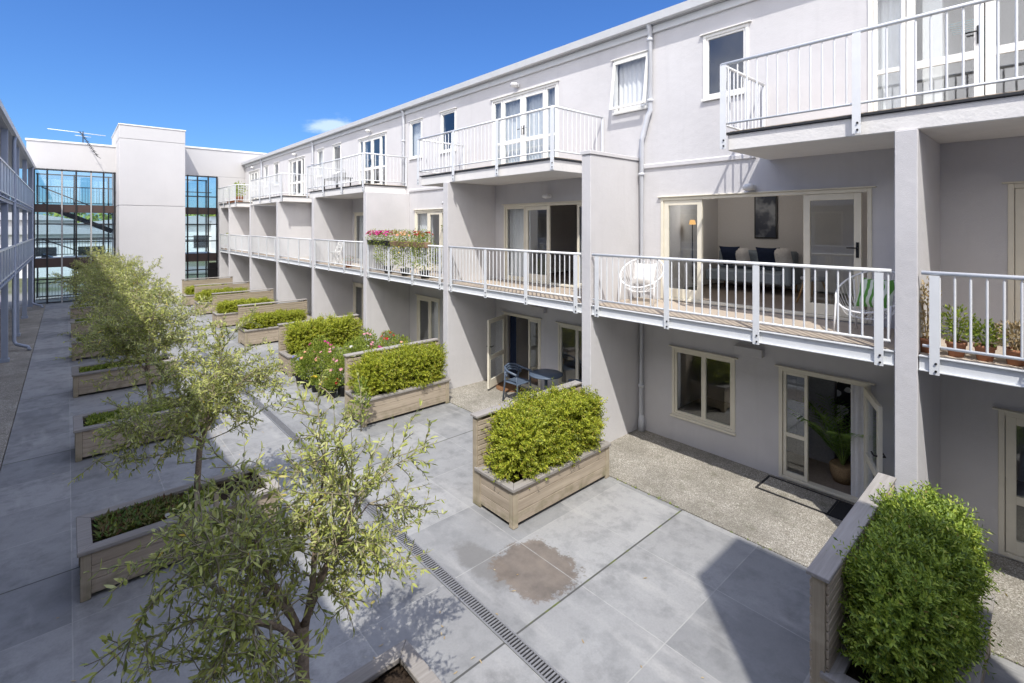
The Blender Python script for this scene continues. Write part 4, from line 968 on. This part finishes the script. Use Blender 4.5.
# near right balcony pots
grp = 'terracotta pots on the right hand balcony'
for i, (y, r, h, mat, lab) in enumerate([(.98, .1, .62, 'dry', 'pot with a tall dry brown stem in the balcony corner by the fin wall'), (.74, .14, .36, 'plant', 'pot of yellow green leafy plant beside the dry stem'), (.52, .15, .24, 'plant', 'terracotta pot with bright green succulent in the middle of the balcony pots'),
                                          (.30, .15, .26, 'dry', 'terracotta pot with pale straw coloured plant'), (.10, .17, .3, 'dry', 'terracotta pot with dry trailing stems over the balcony edge'), (-.15, .15, .26, 'plant', 'last terracotta pot on the right at the picture edge')]):
    o = potted(7.0, y, -1.38, .085, .16, r * 1.15, h * 1.1, lab, mat, None, 330, .05, 400 + 3 * i, 'terracotta', group=grp)
    if i == 4:
        m = MB(); rng = random.Random(5)
        for k in range(10):
            p_ = Vector((6.92, .1 + rng.uniform(-.08, .08), -1.2)); pts = [p_]
            for s_ in range(6): p_ = p_ + Vector((-.045 if s_ < 4 else 0, rng.uniform(-.02, .02), .03 if s_ < 2 else -.09)); pts.append(p_)
            m.tube(pts, .004, 4, False)
            for q_ in pts[1:]:
                for _ in range(4): add_leaf(m, q_, rv(rng), rv(rng), .035, .016)
        m.build('trailing_stems', 'dry', o)
# flower boxes on the third balcony
grp = 'flower boxes on the balcony rail'
for i, (ya, yb, mat, fl_, pm, lab) in enumerate([(12.7, 14.0, 'plant', 'pink', 'blackpot', 'flower box with magenta blooms at the left end of the balcony rail'), (11.6, 12.6, 'plant', 'peach', 'trough', 'terracotta trough with fading orange flowers on the balcony rail'), (10.75, 11.5, 'plant', 'red', 'trough', 'terracotta trough with thin green stems and a few red blooms on the balcony rail')]):
    o = thing('flower_box', (6.86, (ya + yb) / 2, -.46), lab, 'flower box', grp)
    m = MB(); m.prism([(6.74, -.56), (6.88, -.56), (6.91, -.42), (6.71, -.42)], ya, yb); m.build('trough', pm, o, .006)
    m = MB(); f_ = MB()
    for k in range(5):
        y = ya + (yb - ya) * (k + .5) / 5; bush(m, (6.82, y, -.62), .19, .52, 200, .05, 500 + 9 * i + k, .1)
        blooms(f_, (6.82, y, -.46), .17, .34, 26 if i == 0 else (9, 8)[i - 1], .045, 600 + 9 * i + k)
    m.build('foliage', mat, o); f_.build('flowers', 'fl_' + fl_, o)
for i, (y, lab) in enumerate(((13.2, 'leafy climber behind the rail below the magenta blooms'), (12.2, 'yellow green climber behind the middle of the flower balcony rail'), (11.2, 'pale green climber spilling through the right end of the flower balcony rail'))):
    potted(7.0, y, -1.38, .14, .2, .42, .8, lab, 'plant', 'yellow' if i == 1 else 'white', 900, .06, 700 + i * 4, 'blackpot', 12, .03, 'plants standing on the flower balcony')
hb = thing('hanging_basket', (7.9, 11.4, -.2), 'dark hanging basket with sparse plant under the middle balcony ceiling', 'hanging basket')
m = MB(); m.lathe([(.06, -.14), (.15, -.02), (.17, .04), (.15, .04)], (7.9, 11.4, -.2), 12); m.build('bowl', 'blackpot', hb)
m = MB(); bush(m, (7.9, 11.4, -.2), .2, .32, 120, .05, 77); m.build('foliage', 'plant', hb)
m = MB(); [m.tube([(7.9 + .15 * math.cos(a), 11.4 + .15 * math.sin(a), -.16), (7.9, 11.4, .35)], .004, 4, False) for a in (0, 2.1, 4.2)]; m.tube([(7.9, 11.4, .35), (7.9, 11.4, 1.04)], .004, 4, False); m.build('chain', 'black', hb)
# top far balcony plants
for i, (y, h, lab) in enumerate(((31.2, .9, 'tall leafy pot plant on the farthest top balcony'), (32.6, .6, 'bushy pot plant on the farthest top balcony, left of the tall one'), (33.6, .7, 'spiky pot plant at the far end of the farthest top balcony'))):
    potted(7.3, y, 1.322, .18, .35, .3, h, lab, 'plant', 'peach' if i == 2 else None, 240, .12, 800 + i, 'terracotta', group='plants on the farthest top balcony')
potted(7.1, 33.3, -1.38, .15, .25, .25, .7, 'pot plant at the far end of the middle balcony row', 'plant', None, 200, .1, 820, 'terracotta')
potted(6.98, 15.9, -1.38, .12, .2, .18, .2, 'low pink flowered pot behind the rail beside the white chair', 'plant', 'rose', 120, .05, 830, 'terracotta', 10, .04)

# ------------------------------------------------------------------ furniture
def string_chair(x, y, z, rz, label, cushion):
    """round wire lounge chair: tilted oval hoop, seat ring, strings, four legs"""
    o = thing('wire_chair', (0, 0, 0), label, 'chair', 'round wire balcony chairs')
    def hoop(t_): a = 2 * math.pi * t_; return Vector((.38 * math.cos(a), .36 * math.sin(a), .56 + .24 * math.sin(a)))
    def ring(t_): a = 2 * math.pi * t_; return Vector((.2 * math.cos(a), -.04 + .17 * math.sin(a), .26 + .03 * math.sin(a)))
    m = MB(); m.tube([hoop(i / 32) for i in range(33)], .013, 6, False); m.tube([ring(i / 24) for i in range(25)], .01, 6, False)
    fo = m.build('frame', 'white_string', o, loc=(0, 0, 0))
    m = MB()
    for i in range(40): a, b = hoop(i / 40), ring(i / 40); m.tube([a, a.lerp(b, .5) + Vector((0, 0, -.05)), b], .0035, 4, False)
    for i in range(12): a, b = ring(i / 24), ring(-i / 24 + .0001); m.tube([a, b], .0035, 4, False)
    m.build('strings', 'white_string', o, loc=(0, 0, 0))
    for sx_, sy_ in ((1, 1), (-1, 1), (1, -1), (-1, -1)):
        m = MB(); m.tube([(sx_ * .3, sy_ * .24, .55 + .12 * sy_), (sx_ * .3, sy_ * .3, 0)], .011, 6); m.build('leg', 'white_string', o, loc=(0, 0, 0))
    o.location = (x, y, z); o.rotation_euler = (0, 0, rz)
    c = MB(); c.pillow((0, 0, 0), .42, .42, .16, (0, 0, 0)); co = c.build('cushion', cushion, loc=(0, 0, 0))
    cv = Matrix.Rotation(rz, 3, 'Z') @ Vector((0, .12, .52)); co.location = Vector((x, y, z)) + cv; co.rotation_euler = (R(62), 0, rz)
    return co
tag(string_chair(7.62, 5.0, -1.38, R(-75), 'white wire chair with white cushion at the left end of the middle balcony', 'linen'), 'white square cushion on the left wire chair', 'cushion')
tag(string_chair(7.55, 1.6, -1.38, R(-100), 'white wire chair with leaf patterned cushion beside the fin wall', 'leafcush'), 'green leaf patterned cushion on the right wire chair', 'cushion')
# patio table and chair
o = thing('patio_table', (7.75, 7.5, G), 'small round slate coloured patio table behind the yellow green hedge', 'table')
m = MB(); m.lathe([(.02, .70), (.36, .70), (.37, .715), (.36, .73), (.02, .73)], (7.75, 7.5, G + .008), 28); m.build('tabletop', 'bluechair', o)
m = MB(); m.tube([(7.75, 7.5, G + .02), (7.75, 7.5, G + .7)], .035, 10); m.build('column', 'bluechair', o)
m = MB(); m.lathe([(.24, 0), (.23, .02), (.05, .035)], (7.75, 7.5, G + .009), 20); m.build('base', 'bluechair', o)
def patio_chair(x, y, rz, label):
    o = thing('patio_chair', (0, 0, 0), label, 'chair', 'slate blue patio chairs')
    m = MB(); m.box(-.22, .22, -.22, .22, .43, .455); m.build('seat', 'bluechair', o, .01, loc=(0, 0, 0))
    m = MB()
    pts = [(-.25, .2, .66), (-.24, -.1, .70), (-.17, -.24, .75), (0, -.28, .78), (.17, -.24, .75), (.24, -.1, .70), (.25, .2, .66)]
    for dz in (0, -.055, -.11): m.tube([(a, b, c + dz) for a, b, c in pts[0 if dz == 0 else 1:7 if dz == 0 else 6]], .024, 6)
    m.build('backrest', 'bluechair', o, loc=(0, 0, 0))
    for sx_, sy_ in ((1, 1), (-1, 1), (1, -1), (-1, -1)):
        m = MB(); m.tube([(sx_ * .245, sy_ * .22, 0), (sx_ * .215, sy_ * .19, .44), (sx_ * .235, sy_ * .16, .68)], .02, 6); m.build('leg', 'bluechair', o, loc=(0, 0, 0))
    o.location = (x, y, G + .009); o.rotation_euler = (0, 0, rz)
patio_chair(7.55, 8.2, R(185), 'slate blue armchair at the patio table, by the open cream door')
patio_chair(7.75, 6.75, R(15), 'slate blue armchair tucked beside the fin wall end of the patio table')
# mats
m = MB(); m.prism([(x, y) for x, y in [(7.0, 0)]] * 0 + [(0, 0)] * 0 or [(0, 0), (1, 0), (0, 1)], 0, .01)
m = MB(); n = 16; vs = [(8.2 - .5 * math.sin(math.pi * i / n), 9.0 - .42 * math.cos(math.pi * i / n)) for i in range(n + 1)]
m.add([(x, y, G + .01) for x, y in vs] + [(x, y, G + .024) for x, y in vs], [tuple(range(n + 1, 2 * n + 2))[::-1]] + [(i, i + 1, n + 2 + i, n + 1 + i) for i in range(n)]); tag(m.build('doormat', 'coir'), 'brown half round doormat at the open cream door', 'doormat')
o = thing('doormat', (7.95, 2.45, G), 'black framed mat recessed in the aggregate before the glass door with palm', 'doormat')
m = MB()
m.box(7.72, 8.2, 1.82, 3.05, G + .009, G + .016); m.build('mat_pad', 'agg', o)
m = MB()
for a in (7.70, 8.2): m.box(a, a + .025, 1.7, 3.08, G + .009, G + .024)
for b in (1.7, 2.12, 3.055): m.box(7.725, 8.2, b, b + .025, G + .009, G + .023)
m.build('mat_frame', 'mat', o)
m = MB(); m.box(7.73, 8.195, 1.73, 2.115, G + .017, G + .02); m.build('mat_grid', 'mat', o)
# folding chair and table on balconies
o = thing('folding_chair', (7.1, 17.2, -1.38), 'white folding chair standing behind the rail on the fourth middle balcony', 'chair')
m = MB()
for y in (17.0, 17.4): m.bar((6.95, y, -1.37), (7.3, y, -.55), .03, .04); m.bar((7.3, y, -1.37), (6.98, y, -.9), .03, .04)
m.build('frame', 'white', o)
m = MB(); [m.box(6.97 + k * .07, 7.02 + k * .07, 16.98, 17.42, -.93, -.91) for k in range(5)]; m.build('seat', 'white', o)
m = MB(); [m.box(7.2 + k * .03, 7.22 + k * .03, 16.98, 17.42, -.78 + k * .08, -.73 + k * .08) for k in range(3)]; m.build('backrest', 'white', o)
o = thing('outdoor_table', (7.5, 18.0, 1.32), 'dark low table on the top balcony with white framed doors', 'table')
m = MB(); m.box(7.2, 7.8, 17.4, 18.8, 1.74, 1.78); m.build('tabletop', 'dark', o, .006)
for x in (7.24, 7.72):
    for y in (17.45, 18.7): m = MB(); m.box(x, x + .04, y, y + .05, 1.322, 1.739); m.build('leg', 'dark', o)
m = MB(); m.box(7.4, 7.65, 17.6, 17.9, 1.781, 1.95); m.box(7.42, 7.63, 17.62, 17.88, 1.951, 1.97); tag(m.build('storage_box', 'steel'), 'small grey box on the dark balcony table', 'box')

# ------------------------------------------------------------------ indoors, seen through the open doors
FZ = D1 - .03
o = thing('sofa', (10.95, 4.5, FZ), 'blue grey sofa on wooden legs inside the open middle floor room', 'sofa')
m = MB(); m.box(10.55, 11.35, 3.7, 5.3, FZ + .2, FZ + .44); m.build('seat', 'sofa', o, .03)
m = MB(); m.box(11.2, 11.5, 3.7, 5.3, FZ + .441, FZ + .85); m.build('backrest', 'sofa', o, .04)
m = MB(); m.box(10.55, 11.2, 3.55, 3.695, FZ + .2, FZ + .62); m.build('armrest', 'sofa', o, .03)
for x, y in ((10.6, 3.7), (10.6, 5.2), (11.3, 3.7), (11.3, 5.2)): m = MB(); m.tube([(x, y, FZ), (x + .03, y, FZ + .2)], [.015, .025], 8); m.build('leg', 'oak', o)
for y, z, mat, lab in ((4.95, .72, 'navy', 'dark blue cushion at the left of the sofa'), (4.75, .70, 'linen', 'white cushion leaning on the sofa'), (4.15, .72, 'navy', 'navy cushion in the middle of the sofa'), (3.9, .72, 'linen', 'pale cushion at the right of the sofa')):
    c = MB(); c.pillow((0, 0, 0), .48, .48, .18); co = c.build('cushion', mat, loc=(0, 0, 0)); co.location = (11.08, y, FZ + z); co.rotation_euler = (0, R(68), R(random.uniform(-12, 12))); tag(co, lab, 'cushion')
o = thing('framed_picture', (11.58, 4.4, -.25), 'tall dark framed blue abstract picture on the room wall above the sofa', 'picture')
m = MB(); m.box(11.56, 11.597, 4.16, 4.64, -.28, .86); m.build('frame', 'black', o); m = MB(); m.box(11.55, 11.559, 4.19, 4.61, -.25, .83); m.build('print', 'art', o)
o = thing('floor_lamp', (10.6, 5.2, FZ), 'slim floor lamp with small glowing shade seen through the left glass door', 'lamp')
m = MB(); m.tube([(9.9, 5.25, FZ + .02), (9.9, 5.25, FZ + 1.45)], .012, 6); m.lathe([(.12, 0), (.11, .02)], (9.9, 5.25, FZ)); m.build('stand', 'black', o)
m = MB(); m.lathe([(.07, 0), (.05, .10)], (9.9, 5.25, FZ + 1.42)); m.build('lamp_shade', 'lamp', o)
ll = bpy.data.lights.new('floor_lamp_bulb', 'POINT'); ll.energy = 6; ll.color = (1, .95, .90); ll.shadow_soft_size = .12
lo_ = bpy.data.objects.new('floor_lamp_bulb', ll); C.objects.link(lo_); lo_.parent = o; lo_.location = Vector((9.9, 4.9, FZ + 1.75)) - WL[o.name]
o = thing('stool', (9.6, 3.0, FZ), 'round stool with splayed wooden legs inside the open middle floor room', 'stool')
m = MB(); m.lathe([(.02, .42), (.2, .42), (.21, .45), (.2, .48), (.02, .49)], (9.9, 2.95, FZ), 20); m.build('seat', 'greycush', o)
for k in range(4): a = k * 1.571 + .4; m = MB(); m.tube([(9.9 + .26 * math.cos(a), 2.95 + .26 * math.sin(a), FZ + .01), (9.9 + .13 * math.cos(a), 2.95 + .13 * math.sin(a), FZ + .43)], [.014, .022], 6); m.build('leg', 'oak', o)
# palm in a basket
px, py_, pz = 8.86, 2.24, G + .032
o = thing('potted_palm', (px, py_, pz), 'green palm in a woven basket just inside the open ground floor door', 'potted plant')
m = MB(); m.lathe([(.13, 0), (.17, .12), (.18, .24), (.16, .27), (.14, .25)], (px, py_, pz), 18); m.build('basket', 'basket', o)
m = MB(); rng = random.Random(4); stm = MB()
for k in range(18):
    a = k * 2.4; el = rng.uniform(1.2, 1.52); d = Vector((math.cos(a) * math.cos(el), math.sin(a) * math.cos(el), math.sin(el))); p_ = Vector((px, py_, pz + .22)); pts = [p_]
    for i in range(9): d = (d + Vector((math.cos(a), math.sin(a), -.55)) * .075).normalized(); p_ = p_ + d * .12; pts.append(p_)
    stm.tube(pts, [.008 - .0006 * i for i in range(10)], 4, False)
    for i in range(3, 10):
        for s_ in (1, -1):
            for h_ in (0, .5):
                b_ = pts[i - 1].lerp(pts[i], h_); dd_ = (pts[i] - pts[i - 1]).normalized(); sd = dd_.cross(Vector((0, 0, 1)))
                if sd.length > .01: add_leaf(m, b_, (sd.normalized() * s_ + dd_ * .8 - Vector((0, 0, .15))).normalized(), Vector((0, 0, 1)), .20, .034)
m.build('fronds', 'palm', o); stm.build('stems', 'palm', o)
m = MB(); m.box(9.36, 9.40, 1.9, 2.45, -3.25, -2.4); tag(m.build('wall_hanging', 'print'), 'black and white leaf print hanging behind the palm', 'picture')
o = thing('wardrobe', (9.6, 3.0, G), 'plain grey wardrobe in the ground floor room behind the palm', 'wardrobe')
m = MB(); m.box(9.32, 9.9, 2.47, 3.6, G + .032, -1.9); m.build('carcass', 'greycush', o, .006)
m = MB(); m.box(9.305, 9.318, 2.48, 3.03, G + .06, -1.93); m.build('door', 'greycush', o, .003); m = MB(); m.box(9.305, 9.318, 3.04, 3.59, G + .06, -1.93); m.build('door', 'greycush', o, .003)
# turquoise airer behind the top right doors
o = thing('clothes_airer', (9.2, .95, T0 - .02), 'turquoise folding clothes airer behind the top right glass doors', 'airer')
m = MB()
for y in (.7, 1.2): m.tube([(8.95, y, T0 - .01), (9.35, y, T0 + 1.4)], .012, 6); m.tube([(9.35, y, T0 - .01), (8.95, y, T0 + 1.4)], .012, 6)
m.build('frame', 'turq', o)
m = MB()
for k in range(6): m.tube([(8.9 + k * .1, .65, T0 + 1.4), (8.9 + k * .1, 1.25, T0 + 1.4)], .006, 5)
m.build('rails', 'turq', o)

# far hillside trees: one mass
rng = random.Random(2); m = MB()
for _ in range(240):
    x = rng.uniform(-60, 90); y = rng.uniform(125, 190); h = rng.uniform(3, 7); z = G + 15 * math.sin(math.pi * min(1, (y - 120) / 160 * 1.1) * .5) * .33 - .5
    for _2 in range(45):
        d = rv(rng); p_ = Vector((x, y, z + h * .55)) + Vector((d.x * h * .55, d.y * h * .55, d.z * h * .5)) * rng.uniform(.6, 1); add_leaf(m, p_, rv(rng), d, 1.3, 1.0)
tag(m.build('hillside_trees', 'plant'), 'yellow green trees covering the far hillside beyond the glass', 'trees', kind='stuff')

# moss tufts along the paving joint and litter on the slabs
rng = random.Random(8); m = MB()
for _ in range(260):
    y = rng.uniform(-.2, 16); c = Vector((6.366 + rng.gauss(0, .012), y, G + .002))
    if mnoise.noise((y * 1.7, 0, 5)) < .02: continue
    for k in range(7): add_leaf(m, c + rv(rng) * .012, (rv(rng) + Vector((0, 0, .8))).normalized(), rv(rng), rng.uniform(.012, .03), .012)
tag(m.build('moss', 'plant'), 'small tufts of moss and weed along the joint between slabs and aggregate', 'moss', kind='stuff')
m = MB()
for _ in range(420):
    k = rng.choice([2.9, 7.0, 11.2, 15.3]); c = Vector((1.9 + rng.gauss(0, .9), k + rng.gauss(0, 1.1), G + .006))
    if .0 < c.x < 2.15 and any(o_ - .05 < c.y < o_ + .9 for o_ in OY): continue
    a = rng.uniform(0, 6.28); add_blade(m, c, Vector((math.cos(a), math.sin(a), .05)).normalized(), Vector((0, 0, 1)), rng.uniform(.03, .06), .013, rng.uniform(-.5, 1))
tag(m.build('fallen_leaves', 'dry'), 'scattered dry olive leaves lying on the grey slabs', 'leaf litter', kind='stuff')
